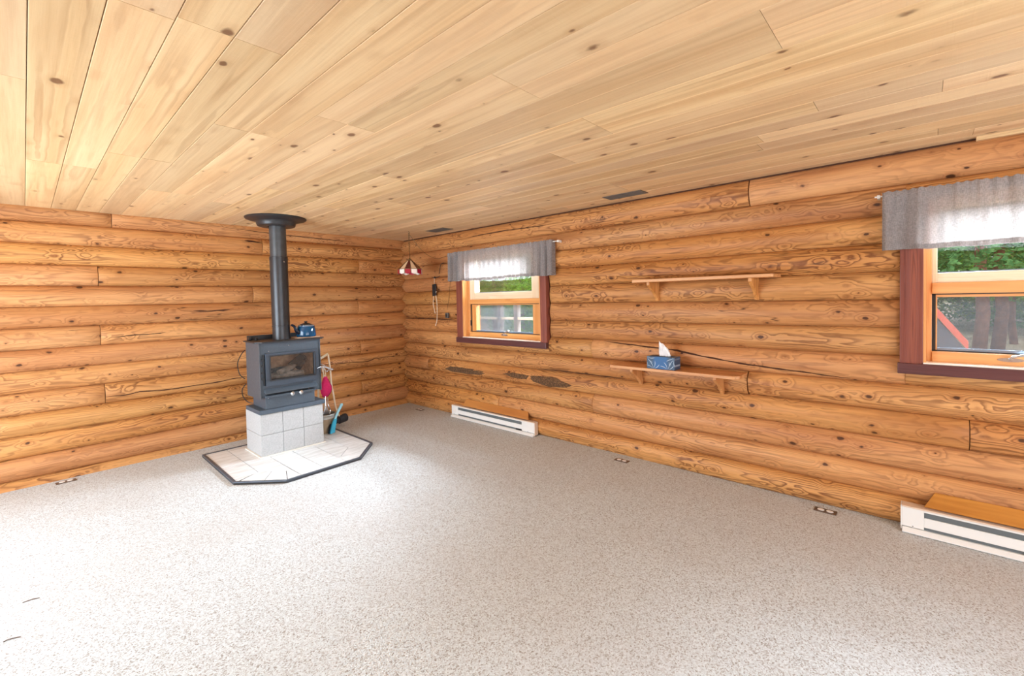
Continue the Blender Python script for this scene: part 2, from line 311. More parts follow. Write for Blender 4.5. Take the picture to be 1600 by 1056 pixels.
# ------------------------------------------------------------------ mesh helpers
def tag(o, label=None, cat=None, group=None, kind=None):
    if label: o['label'] = label
    if cat: o['category'] = cat
    if group: o['group'] = group
    if kind: o['kind'] = kind
    return o
def empty(name, loc, label=None, cat=None, group=None, kind=None):
    o = bpy.data.objects.new(name, None); COL.objects.link(o); o.location = loc; o.empty_display_size = .05
    return tag(o, label, cat, group, kind)
def wloc(o):
    v = Vector((0, 0, 0))
    while o: v = v + o.location; o = o.parent
    return v
class MB:
    def __init__(s): s.v = []; s.f = []
    def add(s, vs, fs):
        b = len(s.v); s.v += [Vector(v) for v in vs]; s.f += [[i+b for i in f] for f in fs]; return s
    def box(s, x0, x1, y0, y1, z0, z1):
        x0, x1 = min(x0, x1), max(x0, x1); y0, y1 = min(y0, y1), max(y0, y1); z0, z1 = min(z0, z1), max(z0, z1)
        return s.add([(x, y, z) for z in (z0, z1) for x, y in ((x0, y0), (x1, y0), (x1, y1), (x0, y1))],
                     [(3, 2, 1, 0), (4, 5, 6, 7), (0, 1, 5, 4), (1, 2, 6, 5), (2, 3, 7, 6), (3, 0, 4, 7)])
    def tube(s, pts, r, n=8, caps=True):
        pts = [Vector(p) for p in pts]; rr = r if isinstance(r, (list, tuple)) else [r]*len(pts)
        vs = []; up = None
        for i, p in enumerate(pts):
            d = (pts[min(i+1, len(pts)-1)]-pts[max(i-1, 0)]).normalized()
            if up is None: up = Vector((0, 0, 1)) if abs(d.z) < .9 else Vector((1, 0, 0))
            a = d.cross(up).normalized(); b = a.cross(d).normalized(); up = b
            for k in range(n):
                t = 2*math.pi*k/n; vs.append(p+rr[i]*(math.cos(t)*a+math.sin(t)*b))
        fs = [(i*n+k, (i+1)*n+k, (i+1)*n+(k+1) % n, i*n+(k+1) % n) for i in range(len(pts)-1) for k in range(n)]
        if caps: fs += [tuple(range(n)), tuple(reversed([(len(pts)-1)*n+k for k in range(n)]))]
        return s.add(vs, fs)
    def lathe(s, prof, c, n=28, axis='z', sx=1, sy=1):
        vs = []; c = Vector(c)
        for (r, h) in prof:
            for k in range(n):
                t = 2*math.pi*k/n; x, y = r*math.cos(t)*sx, r*math.sin(t)*sy
                vs.append(c+(Vector((x, y, h)) if axis == 'z' else Vector((h, x, y)) if axis == 'x' else Vector((x, h, y))))
        fs = [(i*n+k, i*n+(k+1) % n, (i+1)*n+(k+1) % n, (i+1)*n+k) for i in range(len(prof)-1) for k in range(n)]
        if prof[0][0] > 1e-6 and prof[0][0] < .5 and len(prof) and prof[0] != prof[-1]: fs.append(tuple(reversed(range(n))))
        if prof[-1][0] > 1e-6 and prof[0] != prof[-1]: fs.append(tuple((len(prof)-1)*n+k for k in range(n)))
        return s.add(vs, fs)
    def prism(s, poly, h0, h1, axis='z'):
        n = len(poly)
        def P(a, b, h): return (a, b, h) if axis == 'z' else (h, a, b) if axis == 'x' else (a, h, b)
        vs = [P(a, b, h0) for a, b in poly]+[P(a, b, h1) for a, b in poly]
        return s.add(vs, [tuple(range(n)), tuple(range(n, 2*n))]+[(i, (i+1) % n, n+(i+1) % n, n+i) for i in range(n)])
    def obj(s, name, mat, parent=None, smooth=False, bevel=0, origin=None, seg=2, solid=0):
        if parent is not None: org = wloc(parent); loc = Vector((0, 0, 0)) if origin is None else Vector(origin)-org; base = org+loc
        else:
            if origin is None:
                lo = [min(v[i] for v in s.v) for i in range(3)]; hi = [max(v[i] for v in s.v) for i in range(3)]
                origin = ((lo[0]+hi[0])/2, (lo[1]+hi[1])/2, lo[2])
            loc = Vector(origin); base = loc
        me = bpy.data.meshes.new(name); me.from_pydata([tuple(v-base) for v in s.v], [], s.f)
        bm = bmesh.new(); bm.from_mesh(me); bmesh.ops.remove_doubles(bm, verts=bm.verts, dist=1e-5); bmesh.ops.recalc_face_normals(bm, faces=bm.faces); bm.to_mesh(me); bm.free()
        if isinstance(mat, str): mat = M[mat]
        me.materials.append(mat)
        if smooth:
            for p in me.polygons: p.use_smooth = True
            me.set_sharp_from_angle(angle=math.radians(40))
        o = bpy.data.objects.new(name, me); COL.objects.link(o); o.location = loc
        if parent is not None: o.parent = parent
        if solid:
            md = o.modifiers.new('solid', 'SOLIDIFY'); md.thickness = solid; md.offset = 0
        if bevel:
            md = o.modifiers.new('bevel', 'BEVEL'); md.width = bevel; md.segments = seg; md.limit_method = 'ANGLE'; md.angle_limit = math.radians(35); md.harden_normals = False
        return o
def hermite(pts, n=6):
    pts = [Vector(p) for p in pts]; out = []
    for i in range(len(pts)-1):
        p0, p1, p2, p3 = pts[max(i-1, 0)], pts[i], pts[i+1], pts[min(i+2, len(pts)-1)]
        for k in range(n):
            t = k/n; out.append(.5*((2*p1)+(p2-p0)*t+(2*p0-5*p1+4*p2-p3)*t*t+(3*p1-p0-3*p2+p3)*t**3))
    out.append(pts[-1]); return out

# ------------------------------------------------------------------ walls of logs
SEAM = .025; BULGE = .047
XL, YR = -5.75, -8.5           # left and rear walls
wall_back = MB().box(XL-.2, .22, .055, .26, -.12, H+.15).obj('wall_back', 'backing'); tag(wall_back, 'half-round honey-coloured log wall behind the black stove', None, None, 'structure')
W1 = dict(y0=-1.372, y1=-2.655, z0=1.06, z1=2.115); W2 = dict(y0=-5.742, y1=-7.06, z0=1.078, z1=2.115)
def right_slab():
    m = MB(); x0, x1 = .055, .26
    m.box(x0, x1, .055, W1['y0']-.0, -.12, H+.15); m.box(x0, x1, W1['y1'], W2['y0'], -.12, H+.15); m.box(x0, x1, W2['y1'], YR-.2, -.12, H+.15)
    for W in (W1, W2): m.box(x0, x1, W['y0'], W['y1'], -.12, W['z0']-.02); m.box(x0, x1, W['y0'], W['y1'], W['z1'], H+.15)
    return m.obj('wall_right', 'backing')
wall_right = tag(right_slab(), 'long half-round honey-coloured log wall with two windows', None, None, 'structure')

def arc(w_, h):
    R = (h*h/4+BULGE*BULGE)/(2*BULGE); d = w_-h/2
    return math.sqrt(max(R*R-d*d, 0))-(R-BULGE)
def log(wall, s0, s1, z0, z1, zc0=None, zc1=None, taper=(0, 0), crease=None, name='log'):
    """one half-round log, running along world x (back) or -y (right). local x along, local y out of the wall is negative."""
    rnd = random.Random(int(abs(s0)*1000+z0*7777)+(1 if wall is wall_right else 0))
    if s1 < s0: s0, s1 = s1, s0; taper = (taper[1], taper[0])
    L = s1-s0; nx = max(2, int(L/.14)); h = z1-z0; lo = z0 if zc0 is None else zc0; hi = z1 if zc1 is None else zc1
    xs = [L*i/nx for i in range(nx+1)]
    for (side, tp) in ((0, taper[0]), (1, taper[1])):
        if tp: xs += [q if side == 0 else L-q for q in (tp*.15, tp*.4, tp*.7, tp)]
    # bevel at butt ends
    xs += [.004, L-.004]; xs = sorted(set(round(x, 5) for x in xs if 0 <= x <= L))
    ph = [rnd.uniform(0, 6.28) for _ in range(4)]
    rows = []
    for x in xs:
        rel = [i/11 for i in range(12)]
        zs = [lo+(hi-lo)*r for r in rel]
        cz = None
        if crease:
            (xa, za), (xb, zb) = crease; sx_ = s0+x; cz = za+(zb-za)*(sx_-xa)/(xb-xa); cz = min(max(cz, lo+.012), hi-.012)
            k = min(range(1, 10), key=lambda i: abs(zs[i]-(crease[0][1]+crease[1][1])/2))
            zs[k] = cz-.0015; zs[k+1] = cz+.0015
            for i in range(1, k): zs[i] = lo+(zs[k]-lo)*i/k
            for i in range(k+2, 12): zs[i] = zs[k+1]+(hi-zs[k+1])*(i-k-1)/(11-k-1)
        row = []
        wob = .003*math.sin(x*1.7+ph[0])+.002*math.sin(x*4.1+ph[1])
        tp = 1.0
        if taper[0] and x < taper[0]: tp = min(tp, math.sqrt(max(0, 1-(1-x/taper[0])**2)))
        if taper[1] and L-x < taper[1]: tp = min(tp, math.sqrt(max(0, 1-(1-(L-x)/taper[1])**2)))
        if x < .0035 or L-x < .0035: tp = min(tp, .93)
        for i, z in enumerate(zs):
            b = arc(z-z0, h); b = b+wob*(b/BULGE)
            b *= (1+.04*math.sin(x*2.3+ph[2]+i*.3))
            if cz is not None and z < cz: b -= .007*min(1, (cz-lo)/.03)
            row.append((x, SEAM-b*tp, z))
        row.insert(0, (x, .07, lo)); row.append((x, .07, hi)); rows.append(row)
    nr = len(rows[0]); vs = [v for r in rows for v in r]
    fs = [(i*nr+j, (i+1)*nr+j, (i+1)*nr+j+1, i*nr+j+1) for i in range(len(rows)-1) for j in range(nr-1)]
    fs += [tuple(range(nr)), tuple((len(rows)-1)*nr+j for j in reversed(range(nr)))]
    me = bpy.data.meshes.new(name); zc = (lo+hi)/2
    me.from_pydata([(x-L/2, y, z-zc) for x, y, z in vs], [], fs); me.materials.append(M['log'])
    for p in me.polygons: p.use_smooth = True
    me.set_sharp_from_angle(angle=math.radians(50))
    o = bpy.data.objects.new(name, me); COL.objects.link(o); o.parent = wall
    if wall is wall_back: wl = Vector(((s0+s1)/2, 0, zc)); o.rotation_euler = (0, 0, 0)
    else: wl = Vector((0, (s0+s1)/2, zc)); o.rotation_euler = (0, 0, -math.pi/2)
    # right wall: local x -> -y ; flip handled below
    o.location = wl-wloc(wall)
    return o
def course(wall, z0, z1, a, b, joints, clip=(None, None), crease=None, ta=0, tb=0):
    pts = [a]+joints+[b]
    for i in range(len(pts)-1):
        g0 = .0022 if i > 0 else 0; g1 = .0022 if i < len(pts)-2 else 0
        p, q = pts[i], pts[i+1]; sg = 1 if q > p else -1
        log(wall, p+sg*g0, q-sg*g1, z0+.0008, z1-.0008, clip[0], clip[1], (ta if i == 0 else 0, tb if i == len(pts)-2 else 0), crease if (crease and (crease[2] is None or crease[2] == i)) else None) if not crease else \
        log(wall, p+sg*g0, q-sg*g1, z0+.0008, z1-.0008, clip[0], clip[1], (ta if i == 0 else 0, tb if i == len(pts)-2 else 0), (crease[0], crease[1]) if crease[2] in (None, i) else None)
bz = [.068+.187*k for k in range(-1, 13)]
bj = {0: [], 1: [-3.363], 2: [], 3: [-.736], 4: [-3.37], 5: [], 6: [-.734], 7: [-3.38], 8: [], 9: [-.752, -2.06], 10: [-3.378], 11: [], 12: [-.722], 13: [-3.264]}
bj = {-1: [], 0: [-3.363], 1: [], 2: [-.736], 3: [-3.37], 4: [], 5: [-.734], 6: [], 7: [], 8: [], 9: [], 10: [], 11: [], 12: []}
# course k spans [.068+.187k, +.187]; joints measured from the photograph
bjoint = {0: [-3.363, -5.0], 1: [-4.6, -.736], 2: [-4.1], 3: [-4.9, -3.37], 4: [-4.5, -.734], 5: [-4.3], 6: [-4.9, -3.382], 7: [-4.4, -.752], 8: [-4.2, -2.059], 9: [-4.8, -3.378], 10: [-4.5, -.721], 11: [-4.3, -1.939], 12: [-4.6, -3.264]}
for k in range(-1, 13):
    z0 = .068+.187*k; z1 = z0+.187; c0 = None; c1 = None
    if k == -1: c0 = 0.0
    if k == 12: c1 = H
    cr = None
    if k == 10: cr = ((-4.0, 2.005), (-2.0, 2.01), 0)
    if k == 10: cr = ((-4.0, 2.005), (-2.0, 2.01), 1)
    course(wall_back, z0, z1, XL, .03, bjoint.get(k, []), (c0, c1), cr)
rjoint = {0: [-1.95], 1: [], 2: [-3.282, -.0], 3: [-.564], 4: [-4.716], 5: [-3.279], 6: [-1.0], 7: [], 8: [-4.2], 9: [], 10: [-3.5], 11: [-5.0], 12: [-4.734]}
rj = {0: [], 1: [-1.95], 2: [-3.282], 3: [-.564, -5.9526], 4: [-4.716], 5: [-3.279], 6: [], 7: [], 8: [], 9: [], 10: [], 11: [], 12: [-4.734]}
CREASE = {0: ((-2.545, .097), (-5.5, .03)), 4: ((-4.86, .829), (-6.17, .73)), 9: ((-2.7, 1.764), (-4.845, 1.693)), 10: ((-5.03, 1.874), (-5.53, 1.90)), 12: ((-1.44, 2.323), (-2.75, 2.33))}
E0, E1, F0, F1 = -1.262, -2.74, -5.657, -7.15        # casing outer edges of the two windows
for k in range(0, 13):
    z0 = -.0105+.1865*k; z1 = z0+.1865; c0 = 0.0 if k == 0 else None; c1 = None
    J = rj.get(k, [])
    segs = [(.03, YR)]
    if 6 <= k <= 10: segs = [(.03, E0+.004), (E1-.004, F0+.004), (F1-.004, YR)]
    cr = CREASE.get(k)
    if k == 12: z1 = 2.433
    if k == 5:     # passes below both sills: top of the log cut away there
        for a, b, cl, ta, tb in ((.03, E0, None, 0, 0), (E0, E1, .988, 0, 0), (E1, -3.279, None, 0, 0), (-3.281, F0, None, 0, 0), (F0, F1, 1.002, 0, 0), (F1, YR, None, 0, 0)):
            log(wall_right, a-.0002, b+.0002, z0+.0008, z1-.0008, None, cl, (ta, tb))
        continue
    if k == 11:
        for a, b, cl in ((.03, E0, None), (E0, E1, 2.14), (E1, F0, None), (F0, F1, 2.14), (F1, YR, None)):
            log(wall_right, a-.0002, b+.0002, z0+.0008, z1-.0008, cl, None)
        continue
    for si, (a, b) in enumerate(segs):
        jj = [j for j in J if b < j < a]
        ps = [a]+jj+[b]
        for i in range(len(ps)-1):
            p, q = ps[i], ps[i+1]
            ta = .05 if (si > 0 and i == 0) else 0; tb = .05 if (si < len(segs)-1 and i == len(ps)-2) else 0
            use = cr if cr and (q <= (cr[0][0]+cr[1][0])/2 <= p) else None
            log(wall_right, p-(.0022 if i else 0), q+(.0022 if i < len(ps)-2 else 0), z0+.0008, z1-.0008, c0, c1, (ta, tb), use)
# fill above the last course
for o in list(wall_right.children):
    pass
tr1 = MB().box(-.022, .05, -5.97, YR, 2.416, H-.001).obj('trim_1', 'ceiling_y'); tag(tr1, None, None, None, 'structure')
MB().box(.02, .06, .03, YR, 2.4, H-.001).obj('gap_filler', 'dark_gap', wall_right)

# the local frame of right-wall logs: local +x must run along -y, so crease/taper directions are mirrored
def flip_right():
    for o in wall_right.children:
        if o.name.startswith('log'):
            me = o.data
            for v in me.vertices: v.co.x = -v.co.x
            me.flip_normals()
flip_right()
for wl in (wall_back, wall_right):
    for o in wl.children:
        if o.name.startswith('log'):
            bm = bmesh.new(); bm.from_mesh(o.data); bmesh.ops.recalc_face_normals(bm, faces=bm.faces); bm.to_mesh(o.data); bm.free()

# cracks that can be told apart in the photograph, cut as dark tapering slivers into the log faces
def surf(wall, z):
    if wall is wall_back: z0 = .068+.187*math.floor((z-.068)/.187); h = .187
    else: z0 = -.0105+.1865*math.floor((z+.0105)/.1865); h = .1865
    return SEAM-arc(z-z0, h)
def crack(wall, pts, wd=.006):
    P = []
    for i in range(len(pts)-1):
        n = max(2, int(abs(pts[i+1][0]-pts[i][0])/.05))
        for k in range(n): t = k/n; P.append((pts[i][0]+(pts[i+1][0]-pts[i][0])*t, pts[i][1]+(pts[i+1][1]-pts[i][1])*t))
    P.append(pts[-1]); vs = []; fs = []; rn = random.Random(int(abs(pts[0][0])*997))
    N = len(P)
    for i, (s, z) in enumerate(P):
        e = min(1, 6*i/N+.12, 6*(N-1-i)/N+.12); hw = wd*.5*e*rn.uniform(.6, 1.25); z += rn.uniform(-.0015, .0015)
        for dz, dd in ((hw, .002), (hw*.3, -.0012), (-hw*.3, -.0012), (-hw, .002)):
            d = surf(wall, z+dz)-.0055+dd
            vs.append((s, d, z+dz) if wall is wall_back else (d, s, z+dz))
    for i in range(N-1):
        for j in range(3): fs.append((i*4+j, (i+1)*4+j, (i+1)*4+j+1, i*4+j+1))
    MB().add(vs, fs).obj('crack', 'dark_gap', wall)
crack(wall_back, [(-3.363, .693), (-3.204, .689), (-3.115, .707), (-2.977, .689), (-2.808, .688), (-2.643, .693), (-2.455, .695), (-2.327, .711), (-2.173, .719)], .011)
crack(wall_back, [(-1.5, .74), (-1.178, .735), (-.95, .726), (-.809, .716), (-.635, .708), (-.528, .737), (-.277, .736), (-.027, .738)], .009)
crack(wall_back, [(-3.32, 1.255), (-3.134, 1.268), (-3.037, 1.266), (-2.885, 1.276)], .01)
crack(wall_back, [(-2.647, 1.49), (-2.519, 1.48), (-2.431, 1.483), (-2.301, 1.49)], .02)
crack(wall_back, [(-2.13, 2.275), (-2.04, 2.27), (-1.945, 2.262)], .02)
crack(wall_back, [(-2.75, 2.425), (-2.514, 2.415), (-2.337, 2.405), (-1.929, 2.385), (-1.669, 2.375), (-1.496, 2.37), (-1.245, 2.365), (-.8, 2.36)], .008)
crack(wall_right, [(-3.431, 1.098), (-3.887, 1.072), (-4.157, 1.058), (-4.375, 1.022), (-4.725, .982), (-5.149, .951), (-5.371, .934)], .012)
crack(wall_right, [(-1.439, 2.323), (-1.761, 2.335), (-2.129, 2.339), (-2.745, 2.326)], .012)
crack(wall_right, [(-2.563, .745), (-2.865, .757), (-3.318, .752), (-3.64, .75)], .012)
crack(wall_right, [(-.03, 1.278), (-.668, 1.283), (-1.183, 1.271)], .012)
def bark(poly):
    cx = sum(p[0] for p in poly)/len(poly); cz = sum(p[1] for p in poly)/len(poly); vs = []; fs = []; rn = random.Random(5)
    rings_ = 6; n = len(poly)*4; outl = []
    for i in range(len(poly)):
        a, b = poly[i], poly[(i+1) % len(poly)]
        for k in range(4): outl.append((a[0]+(b[0]-a[0])*k/4+rn.uniform(-.012, .012), a[1]+(b[1]-a[1])*k/4+rn.uniform(-.004, .004)))
    for j in range(rings_+1):
        t = j/rings_
        for (s, z) in outl:
            ss = s+(cx-s)*t*.92; zz = z+(cz-z)*t*.92
            vs.append((surf(wall_right, zz)-(.002 if j == 0 else rn.uniform(.003, .010)), ss, zz))
    for j in range(rings_):
        for k in range(n): fs.append((j*n+k, j*n+(k+1) % n, (j+1)*n+(k+1) % n, (j+1)*n+k))
    fs.append(tuple(rings_*n+k for k in range(n)))
    MB().add(vs, fs).obj('bark_patch', 'bark', wall_right)
bark([(-.95, .60), (-1.068, .651), (-1.25, .655), (-1.459, .657), (-1.74, .641), (-1.778, .604), (-1.456, .575), (-1.1, .58)])
bark([(-2.02, .645), (-2.2, .68), (-2.45, .665), (-2.42, .62), (-2.22, .61)])
bark([(-2.47, .66), (-2.6, .676), (-2.793, .681), (-3.034, .626), (-2.964, .583), (-2.73, .560), (-2.5, .60)])

# ------------------------------------------------------------------ floor, ceiling, unseen walls
floor = MB().box(XL-.2, .1, .1, YR-.2, -.12, 0).obj('floor', 'carpet', origin=(0, 0, 0)); tag(floor, 'pale grey speckled berber carpet', None, None, 'structure')
ceil = MB().box(XL-.2, .26, .26, YR-.2, H+.016, H+.15).obj('ceiling', 'dark_gap', origin=(0, 0, H+.016)); tag(ceil, 'light wooden plank ceiling', None, None, 'structure')
X0, SW = -3.8224, .1566
cj = {-1: [-3.157], 0: [-1.80], 1: [-1.81], 2: [-2.275, -4.035], 3: [-2.275, -4.035], 4: [-1.367, -3.16], 5: [-1.367, -3.16], 6: [-3.60], 7: [-3.60, -1.2], 8: [-4.47, -2.0], 9: [-4.47, -2.0], 10: [-5.355, -2.9], 11: [-5.355, -2.9], 12: [-4.478, -1.6], 13: [-4.478, -1.6], 14: [-4.03, -2.2], 15: [-4.03, -2.2], 16: [-5.355, -3.2], 17: [-3.2], 18: [-2.6], 19: [-2.6, -5.0], 20: [-3.9], 21: [-3.9, -1.5], 22: [-5.8, -2.9], 23: [-5.95, -3.1]}
rc = random.Random(3)
for k in range(-12, 25):
    xa = X0+k*SW; xb = min(xa+SW, .04)
    if xb <= XL: continue
    xa = max(xa, XL-.05)
    js = sorted(cj.get(k, [rc.choice([-1.5, -2.6, -3.4, -4.2])]), reverse=True)
    last = js[-1]
    while last-2.6 > YR: last -= rc.choice([2.2, 2.44, 2.6]); js.append(last)
    ys = [.03]+js+[YR-.05]
    for i in range(len(ys)-1):
        a, b = ys[i], ys[i+1]; dz = rc.uniform(0, .0012)
        g = .0012; g2 = .0008
        m = MB(); L = a-b; x0, x1 = -(xb-xa)/2+g, (xb-xa)/2-g
        c = .0016
        poly = [(x0, c), (x0+c, 0), (x1-c, 0), (x1, c), (x1, .016), (x0, .016)]
        vs = [(-L/2+g2, p, q) for p, q in poly]+[(L/2-g2, p, q) for p, q in poly]; n = 6
        m.add(vs, [tuple(range(n)), tuple(reversed(range(n, 2*n)))]+[(j, (j+1) % n, n+(j+1) % n, n+j) for j in range(n)])
        me = bpy.data.meshes.new('ceiling_plank'); me.from_pydata([tuple(v) for v in m.v], [], m.f); me.materials.append(M['ceiling'])
        bm = bmesh.new(); bm.from_mesh(me); bmesh.ops.recalc_face_normals(bm, faces=bm.faces); bm.to_mesh(me); bm.free()
        o = bpy.data.objects.new('ceiling_plank', me); COL.objects.link(o); o.parent = ceil
        o.location = Vector(((xa+xb)/2, (a+b)/2, H-dz))-wloc(ceil); o.rotation_euler = (0, 0, math.pi/2)
# left wall with the glazed door opening, rear wall with two window openings (all outside the picture)
m = MB(); LY0, LY1, LZ = -.75, -3.35, 2.1
m.box(XL-.2, XL, .06, LY0, -.12, H+.15).box(XL-.2, XL, LY1, YR-.2, -.12, H+.15).box(XL-.2, XL, LY0, LY1, LZ, H+.15).box(XL-.2, XL, LY0, LY1, -.12, .1)
wl_ = m.obj('wall_left', 'wall_plain'); tag(wl_, None, None, None, 'structure')
m = MB(); yy0, yy1 = YR, YR-.2
m.box(XL-.2, -5.2, yy0, yy1, -.12, H+.15).box(-3.6, -2.7, yy0, yy1, -.12, H+.15).box(-1.1, .26, yy0, yy1, -.12, H+.15)
for a, b in ((-5.2, -3.6), (-2.7, -1.1)): m.box(a, b, yy0, yy1, -.12, .45); m.box(a, b, yy0, yy1, 2.15, H+.15)
wr_ = m.obj('wall_rear', 'wall_plain'); tag(wr_, None, None, None, 'structure')

# ------------------------------------------------------------------ windows
def window(idx, W, GL, GR, zs, crank_y, crank_z):
    """W opening; GL/GR glass edges; zs: upper glass bottom, rail bottom, mullion bottom, lower glass top, lower glass bottom"""
    y0, y1, z0, z1 = W['y0'], W['y1'], W['z0'], W['z1']
    r = empty('window_%d' % idx, (.1, (y0+y1)/2, z0)); r['kind'] = 'structure'
    r['label'] = 'small window with reddish casing left of the shelves' if idx == 1 else 'window with reddish casing at the right edge of the picture'
    fx0, fx1 = .045, .125
    zu, zr, zm, zlt, zlb = zs
    # casing boards and apron
    MB().box(-.05, .02, y0, y0+.112, z0-.006, z1+.036).obj('casing', 'red_z', r, bevel=.003, origin=(0, y0+.05, 1.5))
    MB().box(-.05, .02, y1, y1-.083, z0-.006, z1+.036).obj('casing', 'red_z', r, bevel=.003, origin=(0, y1-.04, 1.5))
    MB().box(-.05, .02, y0, y1, z1, z1+.036).obj('casing', 'red_y', r, bevel=.003, origin=(0, (y0+y1)/2, z1+.05))
    MB().box(-.062, .04, y0+.122, y1-.08, z0-.072, z0-.004).obj('apron', 'sill_wood', r, bevel=.004, origin=(0, (y0+y1)/2, z0-.04))
    MB().box(-.056, .10, y0, y1, z0-.0035, z0+.006).obj('sill', 'sill_top', r, bevel=.002)
    # jambs (reveal boards)
    MB().box(-.045, .2, y0-.0, y0-.014, z0, z1).obj('jamb', 'frame_z', r, origin=(.08, y0, 1.5))
    MB().box(-.045, .2, y1, y1+.014, z0, z1).obj('jamb', 'frame_z', r, origin=(.08, y1, 1.5))
    MB().box(-.045, .2, y0-.014, y1+.014, z1-.014, z1).obj('jamb', 'frame_y', r)
    ya, yb = y0-.014, y1+.014
    # fixed outer frame
    ft = .026
    MB().box(fx0, fx1, ya, ya-ft, z0+.004, z1-.014).obj('frame_stile', 'frame_z', r, bevel=.002)
    MB().box(fx0, fx1, yb, yb+ft, z0+.004, z1-.014).obj('frame_stile', 'frame_z', r, bevel=.002)
    MB().box(fx0-.01, fx1, ya-ft, yb+ft, zm, zr).obj('meeting_rail', 'frame_y', r, bevel=.003)
    MB().box(fx0-.01, fx1, ya-ft, yb+ft, z0+.004, zlb-.008).obj('bottom_rail', 'frame_y', r, bevel=.003)
    sy, ey = ya-ft, yb+ft
    # upper sash
    MB().box(fx0+.008, fx1, sy, GL, zr, z1-.014).obj('upper_sash_stile', 'sash_z', r, bevel=.002)
    MB().box(fx0+.008, fx1, ey, GR, zr, z1-.014).obj('upper_sash_stile', 'sash_z', r, bevel=.002)
    MB().box(fx0+.008, fx1, GL, GR, zr, zu).obj('upper_sash_rail', 'sash_y', r, bevel=.002)
    MB().box(fx0+.008, fx1, GL, GR, z1-.06, z1-.014).obj('upper_sash_rail', 'sash_y', r, bevel=.002)
    MB().box(.092, .096, GL+.004, GR-.004, zu-.004, z1-.056).obj('upper_pane', 'glass', r)
    MB().box(.084, .09, GL, GR, zu, zu+.008).obj('pane_gasket', 'cap', r)
    # lower sash
    MB().box(fx0+.022, fx1, sy, GL, zlb-.01, zm).obj('lower_sash_stile', 'frame_z', r, bevel=.002)
    MB().box(fx0+.022, fx1, ey, GR, zlb-.01, zm).obj('lower_sash_stile', 'frame_z', r, bevel=.002)
    MB().box(fx0+.022, fx1, GL, GR, zlt, zm).obj('lower_sash_rail', 'frame_y', r)
    MB().box(fx0+.02, fx0+.03, sy+.001, sy-.018, zlb-.006, zm-.002).obj('screen_gasket', 'dust', r)
    MB().box(fx0+.02, fx0+.03, sy, ey, zm-.007, zm-.001).obj('screen_gasket', 'dust', r)
    MB().box(fx0+.018, fx0+.03, sy, ey, zlb-.007, zlb-.001).obj('screen_gasket', 'dust', r)
    MB().box(fx0+.02, fx0+.032, GL, GR, zlb-.001, zlb+.014).obj('screen_frame', 'kettle_rim', r)
    MB().box(fx0+.024, fx0+.0255, GL+.002, GR-.002, zlb+.012, zlt).obj('screen_mesh', 'screen', r)
    MB().box(.10, .104, GL+.004, GR-.004, zlb-.004, zlt+.004).obj('lower_pane', 'glass', r)
    MB().box(fx0+.005, fx0+.02, sy-.002, sy+.012, zlb+.07, zlb+.14).obj('latch', 'black', r, bevel=.002)
    # crank operator
    c = MB(); cy, cz = crank_y, crank_z
    c.lathe([(.0, 0), (.055, 0), (.052, .012), (.0, .016)], (fx0-.014, cy, cz), 18, 'x', 1, .22)
    co = c.obj('crank_base', 'silver', r, smooth=True)
    MB().tube(hermite([(fx0-.02, cy, cz+.004), (fx0-.035, cy-.005, cz+.02), (fx0-.04, cy-.05, cz+.035), (fx0-.045, cy-.085, cz+.055)]), .007, 8).lathe([(.0, 0), (.012, .004), (.012, .02), (.0, .024)], (fx0-.05, cy-.09, cz+.052), 10, 'x').obj('crank_handle', 'silver', r, smooth=True)
    return r
window(1, W1, -1.505, -2.455, (1.624, 1.540, 1.482, 1.466, 1.132), -2.03, 1.105)
window(2, W2, -5.807, -6.96, (1.645, 1.583, 1.515, 1.492, 1.157), -6.12, 1.118)

